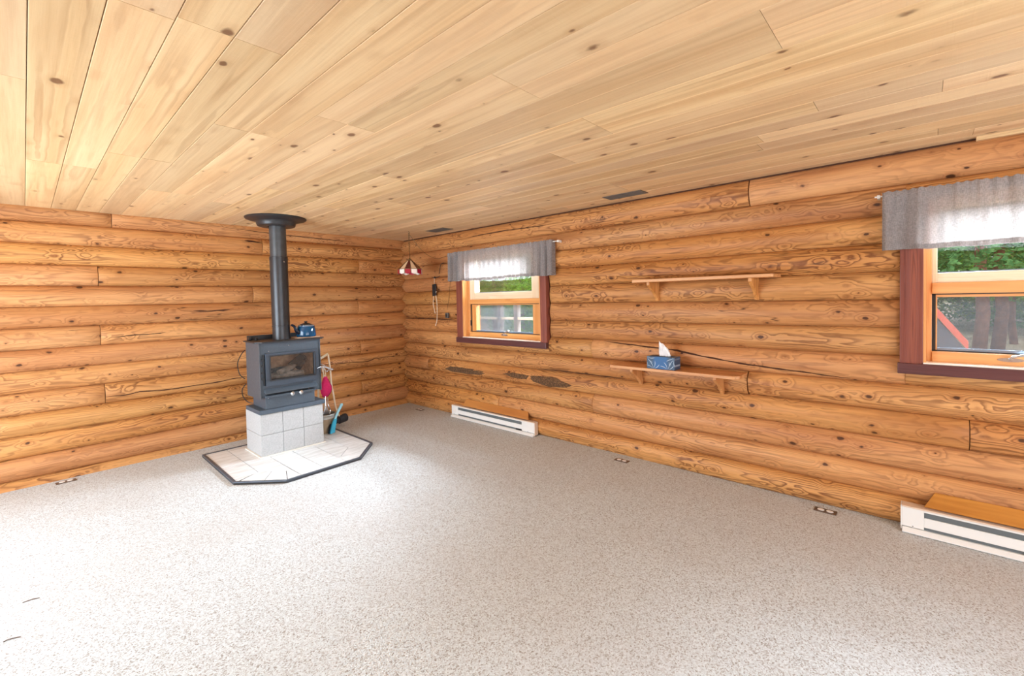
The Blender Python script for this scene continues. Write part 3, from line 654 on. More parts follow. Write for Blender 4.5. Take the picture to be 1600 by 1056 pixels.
# ------------------------------------------------------------------ valances
def valance(ya, yb, zb, zt, label, rod0, rod1, seed, folds):
    rn = random.Random(seed); n = int(abs(yb-ya)/.0085); nz = 14
    c = empty('curtain_valance', (-.1, (ya+yb)/2, zb), label, 'curtain')
    ph = [rn.uniform(0, 6.28) for _ in range(6)]
    vs = []
    for j in range(nz+1):
        t = j/nz
        for i in range(n+1):
            u = i/n; y = ya+(yb-ya)*u; k = (y-ya)
            a = .013*math.sin(k*folds+ph[0]+1.2*math.sin(k*7+ph[1]))+.006*math.sin(k*folds*2.3+ph[2]+math.sin(k*11))
            amp = .8+1.0*(1-t) if t < .86 else .8
            pucker = .0035*math.sin(k*190)*(1 if t > .8 else max(0, (t-.4)*2))
            x = -.098+a*amp+pucker
            z = zb+(zt-zb)*t+(.006*math.sin(k*5+ph[3])+.003*math.sin(k*31+ph[4]))*(1-t)+(.004*math.sin(k*160) if j == nz else 0)
            if .9 <= t < .97: x -= .007
            x = min(x, -.082) if t > .8 else x
            vs.append((x, y, z))
    fs = [(j*(n+1)+i, j*(n+1)+i+1, (j+1)*(n+1)+i+1, (j+1)*(n+1)+i) for j in range(nz) for i in range(n)]
    o = MB().add(vs, fs).obj('fabric', 'curtain', c, smooth=True)
    hv = [(v[0]-.002, v[1], v[2]-.002) for v in vs[:(n+1)]]+[(v[0]-.002, v[1], v[2]+.002) for v in vs[(n+1):2*(n+1)]]
    MB().add(hv, [(i, i+1, n+2+i, n+1+i) for i in range(n)]).obj('hem', 'curtain', c, smooth=True)
    for e in (0, 1):   # side returns to the wall
        y = ya if e == 0 else yb
        MB().add([(-.095, y, zb), (-.035, y, zb), (-.035, y, zt), (-.095, y, zt)], [(0, 1, 2, 3)]).obj('side_return', 'curtain', c)
    r = empty('curtain_rod', (-.075, (ya+yb)/2, zt-.02), 'thin white rod carrying the '+('small window' if seed == 1 else 'right-hand window')+' valance', 'curtain rod')
    MB().tube([(-.076, rod0, zt-.02), (-.076, rod1, zt-.02)], .005, 8).obj('rod', 'rod', r)
    for y in (rod0+(-.02), rod1+.02):
        MB().box(-.08, -.01, y-.008, y+.008, zt-.032, zt-.010).obj('bracket', 'rod', r)
valance(-1.172, -2.868, 1.78, 2.152, 'grey linen valance over the small window near the corner', -1.136, -2.955, 1, 62)
valance(-5.545, -7.25, 1.80, 2.172, 'grey linen valance over the window at the right edge', -5.505, -7.29, 2, 34)

# ------------------------------------------------------------------ hearth
OCT = [(-2.692, -.330), (-2.706, -1.394), (-2.395, -1.714), (-1.687, -1.695), (-1.371, -1.364), (-1.368, -.33)]
hearth = empty('hearth_pad', (-2.03, -1.0, 0), 'octagonal white tiled hearth pad with a dark metal edge', 'hearth')
MB().prism(OCT, .001, .016).obj('grout_bed', 'grout', hearth)
def inset(poly, d):
    cx = sum(p[0] for p in poly)/len(poly); cy = sum(p[1] for p in poly)/len(poly); out = []
    n = len(poly); area_ = sum(poly[i][0]*poly[(i+1) % n][1]-poly[(i+1) % n][0]*poly[i][1] for i in range(n))
    if area_ < 0: poly = poly[::-1]
    for i in range(n):
        a, b, c = Vector(poly[i-1]), Vector(poly[i]), Vector(poly[(i+1) % n])
        e1 = (b-a).normalized(); e2 = (c-b).normalized(); n1 = Vector((-e1.y, e1.x)); n2 = Vector((-e2.y, e2.x)); bi = (n1+n2); q = bi.length_squared
        out.append(tuple(b+bi*(2*d/q)) if q > 1e-6 else tuple(b+n1*d))
    return out
IN = inset(OCT, .024)
def rim(i):
    a = OCT[i]; b = OCT[(i+1) % 6]; return a, b
OC = OCT[::-1] if sum(OCT[i][0]*OCT[(i+1) % 6][1]-OCT[(i+1) % 6][0]*OCT[i][1] for i in range(6)) < 0 else OCT
for i in range(6): MB().prism([OC[i], OC[(i+1) % 6], IN[(i+1) % 6], IN[i]], .0, .026).obj('edge_trim', 'trim_metal', hearth, bevel=.002)
tiles = [
 [(-2.668, -.354), (-2.477, -.354), (-2.477, -.93), (-2.674, -.93)],
 [(-2.674, -.93), (-2.477, -.93), (-2.478, -1.29), (-2.66, -1.376), (-2.682, -1.376)],
 [(-2.477, -.354), (-2.258, -.354), (-2.258, -.92), (-2.477, -.92)],
 [(-2.477, -.92), (-2.258, -.92), (-2.256, -1.49), (-2.30, -1.462), (-2.478, -1.285)],
 [(-2.478, -1.29), (-2.395, -1.375), (-2.515, -1.55), (-2.66, -1.395)],
 [(-2.395, -1.375), (-2.30, -1.462), (-2.375, -1.688), (-2.39, -1.688), (-2.515, -1.55)],
 [(-2.30, -1.462), (-2.256, -1.49), (-2.249, -1.688), (-2.375, -1.688)],
 [(-2.258, -.354), (-2.046, -.354), (-2.046, -1.03), (-2.258, -1.03)],
 [(-2.258, -1.03), (-2.046, -1.03), (-2.038, -1.68), (-2.249, -1.687)],
 [(-2.046, -.354), (-1.83, -.354), (-1.83, -1.02), (-2.046, -1.02)],
 [(-2.046, -1.02), (-1.83, -1.02), (-1.83, -1.262), (-2.044, -1.275)],
 [(-2.044, -1.275), (-1.83, -1.262), (-1.826, -1.676), (-2.038, -1.68)],
 [(-1.83, -.354), (-1.615, -.354), (-1.615, -.75), (-1.83, -.75)],
 [(-1.83, -.75), (-1.615, -.75), (-1.618, -1.30), (-1.79, -1.488), (-1.83, -1.50)],
 [(-1.83, -1.50), (-1.79, -1.488), (-1.695, -1.672), (-1.826, -1.674)],
 [(-1.79, -1.488), (-1.618, -1.30), (-1.53, -1.50), (-1.695, -1.672)],
 [(-1.615, -.354), (-1.392, -.354), (-1.394, -.84), (-1.616, -.84)],
 [(-1.616, -.84), (-1.394, -.84), (-1.394, -1.36), (-1.53, -1.50), (-1.618, -1.30)],
]
for p in tiles:
    q = inset(p, .0032); MB().prism(q, .014, .021).obj('tile', 'tile', hearth, bevel=.0008, origin=(q[0][0], q[0][1], .014))

# ------------------------------------------------------------------ block pedestal
ped = empty('block_pedestal', (-2.018, -.72, .021), 'pedestal of six light grey concrete blocks under the stove', 'pedestal')
MB().box(-2.345, -1.69, -.49, -.95, .0215, .032).obj('mortar_bed', 'pad', ped, bevel=.003)
MB().box(-2.322, -1.713, -.515, -.925, .032, .447).obj('mortar', 'mortar', ped)
xs = [-2.33, -2.121, -1.913, -1.705]
bmesh0 = None
for r_ in range(2):
    for c_ in range(3):
        z0 = .033+.2085*r_
        MB().box(xs[c_]+.0015, xs[c_+1]-.0015, -.505, -.935, z0, z0+.2055).obj('concrete_block', 'concrete', ped, bevel=.003, origin=(xs[c_]+.1, -.72, z0))

# ------------------------------------------------------------------ stove
st = empty('wood_stove', (-2.02, -.75, .45), 'black freestanding wood stove with glass door on concrete blocks', 'stove')
MB().box(-2.338, -1.685, -.545, -.95, .4505, .494).obj('base_plate', 'cap', st, bevel=.006)
MB().box(-2.276, -1.787, -.58, -.932, .494, .62).obj('pedestal_box', 'steel_blue', st, bevel=.004)
MB().prism([(-.56, .60), (-.94, .60), (-.94, 1.155), (-.56, 1.155)], -2.322, -2.312, 'x').obj('side_panel', 'side_grey', st, bevel=.003)
MB().prism([(-.56, .60), (-.94, .60), (-.94, 1.155), (-.56, 1.155)], -1.722, -1.712, 'x').obj('side_panel', 'side_grey', st, bevel=.003)
# shell: box built of plates so the firebox is really hollow behind the glass
sh = MB()
DX0, DX1, DZ0, DZ1 = -2.225, -1.79, .785, 1.02
sh.box(-2.312, -1.722, -.92, -.93, 1.02, 1.154).box(-2.312, -1.722, -.92, -.93, .62, .785).box(-2.312, DX0, -.92, -.93, .785, 1.02).box(DX1, -1.722, -.92, -.93, .785, 1.02)
sh.box(-2.312, -1.722, -.56, -.57, .62, 1.154).box(-2.312, -1.722, -.56, -.93, .61, .625)
sh.obj('shell', 'steel_blue', st)
fb = MB(); fb.box(-2.27, -1.76, -.60, -.615, .77, 1.05).box(-2.27, -2.255, -.615, -.915, .77, 1.05).box(-1.775, -1.76, -.615, -.915, .77, 1.05).box(-2.27, -1.76, -.6, -.915, .755, .77).box(-2.27, -1.76, -.6, -.915, 1.05, 1.065)
fb.obj('firebox', 'firebrick', st)
MB().tube([(-2.18, -.80, .80), (-1.86, -.84, .80)], .035, 10).tube([(-2.12, -.86, .835), (-1.84, -.76, .90)], .028, 10).obj('firewood', 'log_ash', st)
MB().tube([(-2.0, -.72, .82), (-1.84, -.82, .98)], .045, 10).tube([(-2.17, -.74, .83), (-2.02, -.80, .85)], .04, 10).tube([(-1.92, -.86, .86), (-1.84, -.80, .93)], .03, 8).obj('charred_wood', 'char', st)
# door
d = MB(); y0, y1 = -.931, -.962
d.box(-2.271, -1.757, y0, y1, 1.02, 1.052).box(-2.271, -1.757, y0, y1, .724, .785).box(-2.271, DX0, y0, y1, .785, 1.02).box(DX1, -1.757, y0, y1, .785, 1.02)
door = d.obj('stove_door', 'door_metal', st, bevel=.004)
d = MB(); y0, y1 = -.962, -.969
for (a, b, e, f) in ((DX0-.012, DX1+.012, 1.02, 1.03), (DX0-.012, DX1+.012, .773, .785), (DX0-.012, DX0, .785, 1.02), (DX1, DX1+.012, .785, 1.02)): d.box(a, b, y0, y1, e, f)
d.obj('glass_retainer', 'black_metal', door, bevel=.002)
MB().box(DX0, DX1, -.945, -.95, .785, 1.02).obj('door_glass', 'stove_glass', door)
for z in (.80, .86, .93, .99): MB().lathe([(0, 0), (.012, .0), (.010, -.012), (0, -.014)], (-2.292, -.931, z), 10, 'y').obj('hinge_bolt', 'black_metal', st, smooth=True)
MB().tube([(-2.284, -.945, .735), (-2.284, -.945, 1.04)], .0075, 8).obj('hinge_pin', 'black', st, smooth=True)
MB().tube(hermite([(-1.762, -.965, .845), (-1.735, -1.0, .86), (-1.69, -1.01, .85), (-1.65, -1.015, .83), (-1.62, -1.02, .818)]), [.006]*8+[.010]*17, 10).obj('door_handle', 'silver', st, smooth=True)
# ash lip and air controls
MB().prism([(-.93, .70), (-.93, .665), (-.985, .655), (-.985, .662)], -2.285, -1.765, 'x').obj('ash_lip', 'steel_blue', st, bevel=.002)
MB().box(-2.26, -1.8, -.93, -.936, .638, .652).obj('air_slot', 'black', st)
MB().prism([(-.93, .637), (-.93, .615), (-.96, .61), (-.97, .632)], -2.28, -1.79, 'x').obj('lower_lip', 'steel_blue', st, bevel=.003)
for x in (-2.035, -1.95): MB().lathe([(0, 0), (.008, 0), (.008, -.02), (.019, -.022), (.022, -.034), (.012, -.045), (0, -.046)], (x, -.962, .622), 14, 'y').obj('air_knob', 'silver', st, smooth=True)
for x, z in ((-2.25, .605), (-1.85, .64)): MB().lathe([(0, 0), (.006, 0), (.005, -.005), (0, -.006)], (x, -.935, z), 8, 'y').obj('screw', 'silver', st, smooth=True)
for x, z in ((-2.035, 1.115), (-2.24, 1.075)): MB().lathe([(0, 0), (.006, 0), (.005, -.005), (0, -.006)], (x, -.93 if z > 1.1 else -.962, z), 8, 'y').obj('screw', 'silver', st, smooth=True)
# top plate
MB().prism([(-2.345, -.56), (-2.345, -.90), (-2.30, -.965), (-1.70, -.965), (-1.655, -.90), (-1.655, -.56)], 1.156, 1.170).obj('top_plate', 'black_metal', st, bevel=.004)
MB().box(-2.30, -1.70, -.53, -.545, .66, 1.215).obj('heat_shield', 'black_metal', st, bevel=.003)
MB().box(-2.30, -2.27, -.545, -.60, 1.17, 1.205).obj('shield_bracket', 'black', st, bevel=.006)
MB().box(-1.73, -1.70, -.545, -.60, 1.17, 1.205).obj('shield_bracket', 'black', st, bevel=.006)
MB().lathe([(0, 0), (.014, .002), (.016, .016), (.008, .028), (0, .03)], (-2.25, -.66, 1.17), 12).obj('top_knob', 'black', st, smooth=True)
PX, PY = -2.03, -.735
p1 = MB().lathe([(.085, 1.17), (.085, 1.30), (.0885, 1.302), (.0885, 1.315), (.085, 1.317), (.0865, 2.02), (.08, 2.022), (.08, 2.0221)], (PX, PY, 0), 32).obj('stove_pipe', 'pipe', st, smooth=True)
MB().lathe([(.080, 2.02), (.080, 2.10), (.080, 2.37)], (PX, PY, 0), 32).obj('upper_pipe', 'pipe_light', st, smooth=True)
MB().lathe([(.088, 2.0), (.088, 2.035), (.081, 2.037), (.081, 2.0371)], (PX, PY, 0), 32).obj('pipe_collar', 'pipe', st, smooth=True)
MB().lathe([(.290, 2.4385), (.292, 2.432), (.285, 2.424), (.25, 2.414), (.215, 2.405), (.196, 2.398), (.188, 2.39), (.184, 2.372), (.178, 2.356), (.160, 2.349), (.083, 2.348), (.083, 2.36)], (PX-.01, PY, 0), 40).obj('ceiling_flange', 'black_metal', st, smooth=True)
MB().tube([(PX+.02, PY-.087, 1.98), (PX+.02, PY-.091, 1.98)], .006, 8).obj('pipe_screw', 'silver', st)
MB().tube(hermite([(-2.33, -.56, 1.07), (-2.36, -.53, 1.02), (-2.385, -.5, .93), (-2.37, -.5, .82), (-2.335, -.54, .77)]), .0045, 6).obj('fan_cable', 'black', st, smooth=True)
MB().tube(hermite([(-2.33, -.56, .72), (-2.36, -.53, .66), (-2.35, -.52, .58), (-2.31, -.55, .52), (-2.25, -.6, .505)]), .0045, 6).obj('fan_cable', 'black', st, smooth=True)

# kettle
KX, KY, KZ = -1.795, -.79, 1.182
MB().box(KX-.125, KX+.115, KY-.08, KY+.1, 1.1705, 1.181).obj('stone_trivet', 'trivet', bevel=.002)
tag(bpy.data.objects['stone_trivet'], 'thin tan trivet on the stove top beneath the kettle', 'trivet')
kt = empty('enamel_kettle', (KX, KY, KZ), 'blue enamel kettle standing on the stove top', 'kettle')
MB().lathe([(0, 0), (.094, 0), (.099, .006), (.1, .02), (.092, .085), (.083, .112), (.078, .118)], (KX, KY, KZ), 32).obj('body', 'kettle', kt, smooth=True)
MB().lathe([(.083, .112), (.084, .118), (.078, .124), (.06, .128), (.058, .126)], (KX, KY, KZ), 32).obj('rim', 'kettle_rim', kt, smooth=True)
lid = MB().lathe([(.066, .126), (.06, .132), (.03, .143), (.012, .147), (.01, .151), (.018, .156), (.016, .164), (0, .167)], (KX, KY, KZ), 24).obj('lid', 'black', kt, smooth=True)
MB().tube(hermite([(KX-.07, KY-.02, KZ+.04), (KX-.11, KY-.03, KZ+.07), (KX-.135, KY-.035, KZ+.115), (KX-.165, KY-.04, KZ+.135)]), [.030, .029, .028, .027, .026, .024, .022, .020, .018, .017, .016, .015, .014, .014, .014, .013, .013, .013, .013], 12).obj('spout', 'kettle_dark', kt, smooth=True)
MB().tube(hermite([(KX+.075, KY+.02, KZ+.105), (KX+.1, KY+.03, KZ+.11), (KX+.112, KY+.032, KZ+.06), (KX+.10, KY+.03, KZ+.02)]), .006, 8).obj('handle', 'kettle_dark', kt, smooth=True)
MB().tube([(KX-.06, KY-.05, KZ+.112), (KX-.062, KY-.052, KZ+.14)], .007, 8).obj('handle_lug', 'kettle_dark', kt, smooth=True)

# ------------------------------------------------------------------ bucket and fireside tools
BX, BY, BZ = -1.515, -.54, .0215
bk = empty('ash_bucket', (BX, BY, BZ), 'tan metal ash bucket beside the concrete blocks', 'bucket')
MB().lathe([(0, .006), (.098, .006), (.1, 0), (.104, 0), (.122, .205), (.119, .205), (.101, .01), (0, .01)], (BX, BY, BZ), 28).obj('body', 'bucket', bk, smooth=True)
MB().lathe([(.118, .165), (.123, .167), (.124, .178), (.121, .182), (.124, .205), (.129, .212), (.124, .219), (.117, .214), (.116, .19), (.118, .165)], (BX, BY, BZ), 28).obj('rim', 'bucket_rim', bk, smooth=True)
MB().lathe([(0, .15), (.05, .165), (.113, .15)], (BX, BY, BZ), 20).obj('ash', 'char', bk, smooth=True)
# tool stand
ts = empty('tool_stand', (-1.45, -.36, .0215), 'wooden fireside tool stand with hooks behind the bucket', 'tool stand')
MB().box(-1.54, -1.37, -.335, -.41, .0215, .045).obj('base', 'handle_wood', ts, bevel=.004)
MB().tube([(-1.505, -.37, .045), (-1.495, -.37, .86)], .012, 10).obj('post', 'rope', ts, smooth=True)
MB().tube([(-1.435, -.37, .045), (-1.43, -.37, .78)], .008, 10).obj('post', 'handle_wood', ts, smooth=True)
MB().prism([(-1.52, .84), (-1.50, .865), (-1.37, .93), (-1.365, .905), (-1.47, .85)], -.365, -.378, 'y').obj('crossbar', 'rope', ts)
MB().tube(hermite([(-1.53, -.42, .83), (-1.47, -.44, .80), (-1.42, -.45, .765), (-1.39, -.45, .725), (-1.375, -.45, .74)]), .008, 8).obj('hook', 'silver', ts, smooth=True)
MB().tube(hermite([(-1.53, -.42, .79), (-1.48, -.43, .765), (-1.44, -.44, .73), (-1.42, -.44, .71), (-1.41, -.45, .73)]), .007, 8).obj('hook', 'silver', ts, smooth=True)
# oven mitt
mt = empty('oven_mitt', (-1.475, -.50, .42), 'magenta quilted oven mitt hanging beside the stove', 'oven mitt')
def mitt():
    out = [(-.005, .25), (.018, .245), (.03, .21), (.045, .17), (.068, .12), (.07, .075), (.05, .035), (.02, .005), (-.02, .0), (-.045, .02), (-.06, .06), (-.066, .1), (-.058, .15), (-.04, .19), (-.028, .23)]
    vs = []; n = len(out); fs = []
    for j, (sc_, y) in enumerate(((.0, -.026), (.5, -.024), (.85, -.015), (1, 0), (.85, .015), (.5, .024), (0, .026))):
        for (a, b) in out: vs.append((-1.468+a*sc_, -.50+y, .42+.115+(b-.115)*sc_))
    for j in range(6):
        for k in range(n): fs.append((j*n+k, j*n+(k+1) % n, (j+1)*n+(k+1) % n, (j+1)*n+k))
    return MB().add(vs, fs)
mitt().obj('mitt_body', 'pink', mt, smooth=True)
MB().tube([(-1.468+a*1.03, -.50, .42+.115+(b-.115)*1.02) for a, b in [(.03, .21), (.045, .17), (.068, .12), (.07, .075), (.05, .035), (.02, .005), (-.02, .0), (-.045, .02)]], .005, 6).obj('binding', 'pink_dark', mt, smooth=True)
MB().tube(hermite([(-1.470, -.50, .665), (-1.485, -.49, .70), (-1.49, -.475, .745), (-1.47, -.46, .772), (-1.455, -.47, .74), (-1.462, -.495, .69), (-1.466, -.5, .66)]), .0045, 6).obj('hanging_loop', 'handle_wood', mt, smooth=True)
# hearth broom leaning
bw = empty('hearth_broom', (-1.33, -.42, .03), 'hearth broom with cream handle and black bristle head', 'broom')
MB().tube(hermite([(-1.372, -.39, .908), (-1.366, -.39, .835), (-1.354, -.39, .731), (-1.345, -.39, .54), (-1.325, -.39, .417), (-1.298, -.39, .237), (-1.25, -.39, .10)]), .0105, 8).obj('handle', 'handle_wood', bw, smooth=True)
MB().tube(hermite([(-1.32, -.40, .075), (-1.27, -.39, .08), (-1.22, -.38, .085), (-1.175, -.37, .09), (-1.155, -.365, .09)]), [.034]*6+[.050]*9+[.052]*6+[.046, .04, .03, .018], 12).obj('bristle_head', 'bristle', bw, smooth=True)
# dustpan
dp = empty('hearth_brush', (-1.47, -.68, .03), 'bright blue hearth brush leaning against the bucket', 'brush')
def strip(pts, w_, t_):
    m = MB(); n = len(pts); vs = []; fs = []
    for (p, ww) in zip(pts, w_):
        p = Vector(p); s = Vector((.96, .28, 0))*ww/2; f = Vector((-.28, .96, 0))*t_/2
        vs += [p-s-f, p+s-f, p+s+f, p-s+f]
    for i in range(n-1):
        for j in range(4): fs.append((i*4+j, i*4+(j+1) % 4, (i+1)*4+(j+1) % 4, (i+1)*4+j))
    fs += [(0, 1, 2, 3), tuple((n-1)*4+j for j in (3, 2, 1, 0))]
    return m.add(vs, fs)
strip([(-1.500, -.70, .03), (-1.488, -.69, .07), (-1.465, -.675, .13), (-1.44, -.66, .18)], [.062, .062, .056, .038], .02).obj('brush_head', 'cyan', dp, bevel=.003)
strip([(-1.44, -.66, .18), (-1.41, -.64, .225), (-1.37, -.62, .27), (-1.335, -.605, .31), (-1.33, -.60, .33)], [.03, .034, .044, .046, .03], .016).obj('handle', 'cyan_light', dp, bevel=.004)
strip([(-1.536, -.69, .03), (-1.524, -.68, .08), (-1.498, -.665, .13)], [.016, .018, .014], .016).obj('bristles', 'kettle_dark', dp)
# shovel standing in the bucket
sh = empty('ash_shovel', (-1.50, -.53, .19), 'silver ash shovel standing in the bucket', 'shovel')
MB().tube([(-1.475, -.50, .45), (-1.485, -.52, .31)], .007, 8).obj('handle', 'silver', sh, smooth=True)
MB().prism([(-1.492, .32), (-1.476, .32), (-1.448, .22), (-1.452, .185), (-1.52, .185), (-1.524, .22)], -.535, -.529, 'y').obj('blade', 'silver', sh, bevel=.002)
MB().tube(hermite([(-1.43, -.46, .40), (-1.44, -.49, .32), (-1.42, -.50, .25), (-1.45, -.51, .19)]), .007, 8).obj('tongs_arm', 'silver', sh, smooth=True)

# ------------------------------------------------------------------ shelves, brackets, tissue box
def shelf(name, y0, y1, zt, label, bys, chamfer, zb_len):
    s = empty(name, (-.12, (y0+y1)/2, zt-.024), label, 'shelf')
    xf, xb = -.245, .0
    poly = [(xb, y0), (xf, y0), (xf, y1+chamfer), (xf+chamfer, y1), (xb, y1)]
    MB().prism(poly, zt-.024, zt).obj('shelf_board', 'shelf', s, bevel=.002, origin=(-.12, (y0+y1)/2, zt-.02)).rotation_euler = (0, 0, 0)
    for by in bys:
        b = MB().prism([(.0, zt-.0245), (-.205, zt-.0245), (-.205, zt-.05), (-.17, zt-.075), (-.10, zt-.115), (-.045, zt-.165), (-.03, zt-.19), (.0, zt-.19)], by-.013, by+.013, 'y')
        b.obj('bracket', 'bracket', s, bevel=.002, origin=(-.05, by, zt-.1))
        # local x is the grain direction of the board
shelf('wall_shelf', -3.855, -4.952, 1.682, 'upper wooden wall shelf, empty, on two curved brackets', (-3.985, -4.79), .012, .165)
shelf('wall_shelf', -3.622, -4.716, .914, 'lower wooden wall shelf carrying the tissue box', (-3.815, -4.53), .04, .165)
tb = empty('tissue_box', (-.17, -4.10, .9145), 'blue patterned tissue box with a white tissue on the lower shelf', 'tissue box')
MB().box(-.23, -.11, -3.978, -4.222, .9145, 1.02).obj('carton', 'tissue_box', tb, bevel=.002, origin=(-.17, -4.10, .9145))
MB().lathe([(.0, 0), (.07, 0), (.07, .0012), (0, .0012)], (-.17, -4.10, 1.0203), 20, 'z', .45, 1).obj('opening', 'tissue_dark', tb)
def tissue():
    rn = random.Random(4); vs = []; fs = []; nu, nv = 14, 9
    base = [(-.062, 0), (.048, 0)]
    prof = [(-1, .070), (-.55, .100), (-.1, .104), (.35, .118), (.7, .135), (1, .100)]
    def top(u):
        for (a, ha), (b, hb) in zip(prof, prof[1:]):
            if u <= b: return ha+(hb-ha)*(u-a)/(b-a)
        return prof[-1][1]
    for j in range(nv):
        t = j/(nv-1)
        for i in range(nu):
            u = i/(nu-1)*2-1; wd = .052*(1-t*.22); y = -4.118+.024*t+u*wd
            vs.append((-.17+.010*math.sin(u*6+t*2)*(.4+t)+.004*math.sin(u*13-t*5), y, 1.018+top(u)*t))
    for j in range(nv-1):
        for i in range(nu-1): fs.append((j*nu+i, j*nu+i+1, (j+1)*nu+i+1, (j+1)*nu+i))
    return MB().add(vs, fs)
tissue().obj('tissue', 'tissue', tb, smooth=True, solid=.001)

# ------------------------------------------------------------------ baseboard heaters with leaning deflector boards
def heater(y0, y1, hgt, xf, label, capL, capR, thermo):
    h = empty('baseboard_heater', (xf/2, (y0+y1)/2, 0), label, 'heater')
    z1 = hgt
    MB().box(xf+.012, -.026, y0-.004, y1+.004, .004, z1-.004).obj('back_pan', 'heater_dark', h)
    MB().box(xf-.004, -.024, y0, y1, z1-.010, z1).obj('top_edge', 'side_highlight_beige' , h, bevel=.002)  # beige paints the highlight along the heater's top
    MB().box(xf, xf+.012, y0, y0-capL, .034, z1-.010).obj('end_cap', 'white_paint', h, bevel=.002)
    MB().box(xf, xf+.012, y1+capR, y1, .034, z1-.010).obj('end_cap', 'white_paint', h, bevel=.002)
    MB().box(xf, -.024, y1, y1-.006, .012, z1-.002).obj('side_plate', 'side_highlight_beige', h)
    MB().box(xf, -.024, y0, y0+.006, .012, z1-.002).obj('side_plate', 'white_paint', h)
    zs = z1-.056
    MB().box(xf, xf+.010, y0-capL, y1+capR, .050, zs).obj('front_panel', 'white_paint', h, bevel=.002)
    MB().box(xf, xf+.010, y0-capL, y1+capR, z1-.022, z1-.010).obj('top_rail', 'white_paint', h, bevel=.0015)
    MB().tube([(xf+.03, y0-capL, zs+.006), (xf+.03, y1+capR, zs+.006)], .010, 8).obj('heating_element', 'element', h, smooth=True)
    n = int(abs(y1-y0)/.012); m = MB()
    for i in range(n):
        y = y0-capL-.01-i*.012
        if y < y1+capR+.01: break
        m.box(xf+.014, xf+.044, y, y-.002, zs-.02, zs+.030)
    fo = m.obj('fins', 'heater_dark', h); fo['kind'] = 'stuff'
    MB().prism([(xf-.032, .004), (xf-.032, .012), (xf-.004, .030), (xf+.012, .030), (xf+.012, .004)], y0-.002, y1+.002, 'y').obj('bottom_lip', 'white_paint', h, bevel=.0015)
    for yy in (y0-capL*.5, y1+capR*.5): MB().lathe([(0, 0), (.004, 0), (.003, -.003), (0, -.003)], (xf-.001, yy, .042), 8, 'x').obj('screw', 'silver', h)
    if thermo: MB().lathe([(0, 0), (.022, 0), (.02, -.006), (0, -.007)], (xf, y0-.05, .09), 20, 'x').obj('thermostat_dial', 'outlet_white', h, smooth=True)
    MB().box(xf+.001, xf+.012, y0-capL-(.42 if not thermo else 1.02), y0-capL-(.45 if not thermo else 1.12), .031, .05).obj('cord_knot', 'black', h)
    return h
heater(-1.147, -2.563, .158, -.078, 'white baseboard heater below the small window', .115, .19, True)
heater(-5.645, -7.25, .166, -.10, 'white baseboard heater at the right edge below the larger window', .105, .105, False)
def deflector(y0, y1, z0, z1, xf, xb, ci, label):
    # board leaning from heater top back to the wall, ends cut on a slant
    a = [(xf, y0+ci[0], z0), (xf, y1-ci[1], z0), (xb, y1, z1), (xb, y0, z1)]
    nrm = (Vector(a[1])-Vector(a[0])).cross(Vector(a[3])-Vector(a[0])).normalized()*.014
    if nrm.z > 0: nrm = -nrm
    vs = a+[tuple(Vector(p)+nrm) for p in a]
    o = MB().add(vs, [(0, 1, 2, 3), (7, 6, 5, 4), (0, 4, 5, 1), (1, 5, 6, 2), (2, 6, 7, 3), (3, 7, 4, 0)]).obj('deflector_board', 'deflector', bevel=.0015, origin=((xf+xb)/2, (y0+y1)/2, z0))
    tag(o, label, 'board'); return o
d1 = deflector(-1.38, -2.43, .172, .252, -.074, -.028, (.02, .04), 'orange wooden board leaning behind the short heater')
d2 = deflector(-5.80, -7.2, .18, .262, -.09, -.028, (.05, .05), 'orange wooden board leaning behind the heater at the right edge')

# ------------------------------------------------------------------ floor outlets, ceiling vents
def outlet(x, y, ang, label):
    o = empty('floor_outlet', (x, y, 0), label, 'outlet')
    MB().box(x-.066, x+.066, y-.034, y+.034, .0005, .0055).obj('plate', 'outlet_plate', o, bevel=.002)
    for s in (-1, 1):
        MB().lathe([(0, 0), (.021, 0), (.020, .003), (0, .003)], (x+s*.026, y, .0056), 16, 'z', 1, .8).obj('receptacle', 'outlet_white', o, smooth=True)
    o.rotation_euler = (0, 0, ang)
outlet(-3.665, -.115, .07, 'floor outlet at the far left by the back wall')
outlet(-.135, -.51, math.pi/2, 'floor outlet nearest the room corner')
outlet(-.13, -3.665, math.pi/2, 'floor outlet below the lower shelf')
outlet(-.11, -5.24, math.pi/2, 'floor outlet left of the large right heater')
def vent(x0, x1, y0, y1, label):
    v = empty('ceiling_vent', ((x0+x1)/2, (y0+y1)/2, H-.006), label, 'vent')
    m = MB(); z0, z1 = H-.006, H-.0015; f = .014
    m.box(x0, x1, y0, y0-f, z0, z1).box(x0, x1, y1, y1+f, z0, z1).box(x0, x0+f, y0-f, y1+f, z0, z1).box(x1, x1-f, y0-f, y1+f, z0, z1).box(x0, x1, (y0+y1)/2-.004, (y0+y1)/2+.004, z0, z1)
    m.obj('frame', 'grey_vent', v)
    MB().box(x0+.004, x1-.004, y0-.004, y1+.004, H-.0028, H-.0014).obj('backing', 'vent_dark', v)
    n = 9
    for i in range(n):
        x = x0+f+(x1-x0-2*f)*(i+.5)/n
        MB().box(x-.0035, x+.0035, y0-f, y1+f, z0+.0005, z0+.003).obj('slat', 'grey_vent', v)
vent(-.325, -.155, -1.005, -1.36, 'dark ceiling vent above the small window')
vent(-.30, -.15, -3.605, -3.975, 'dark ceiling vent above the upper shelf, nearer the camera')

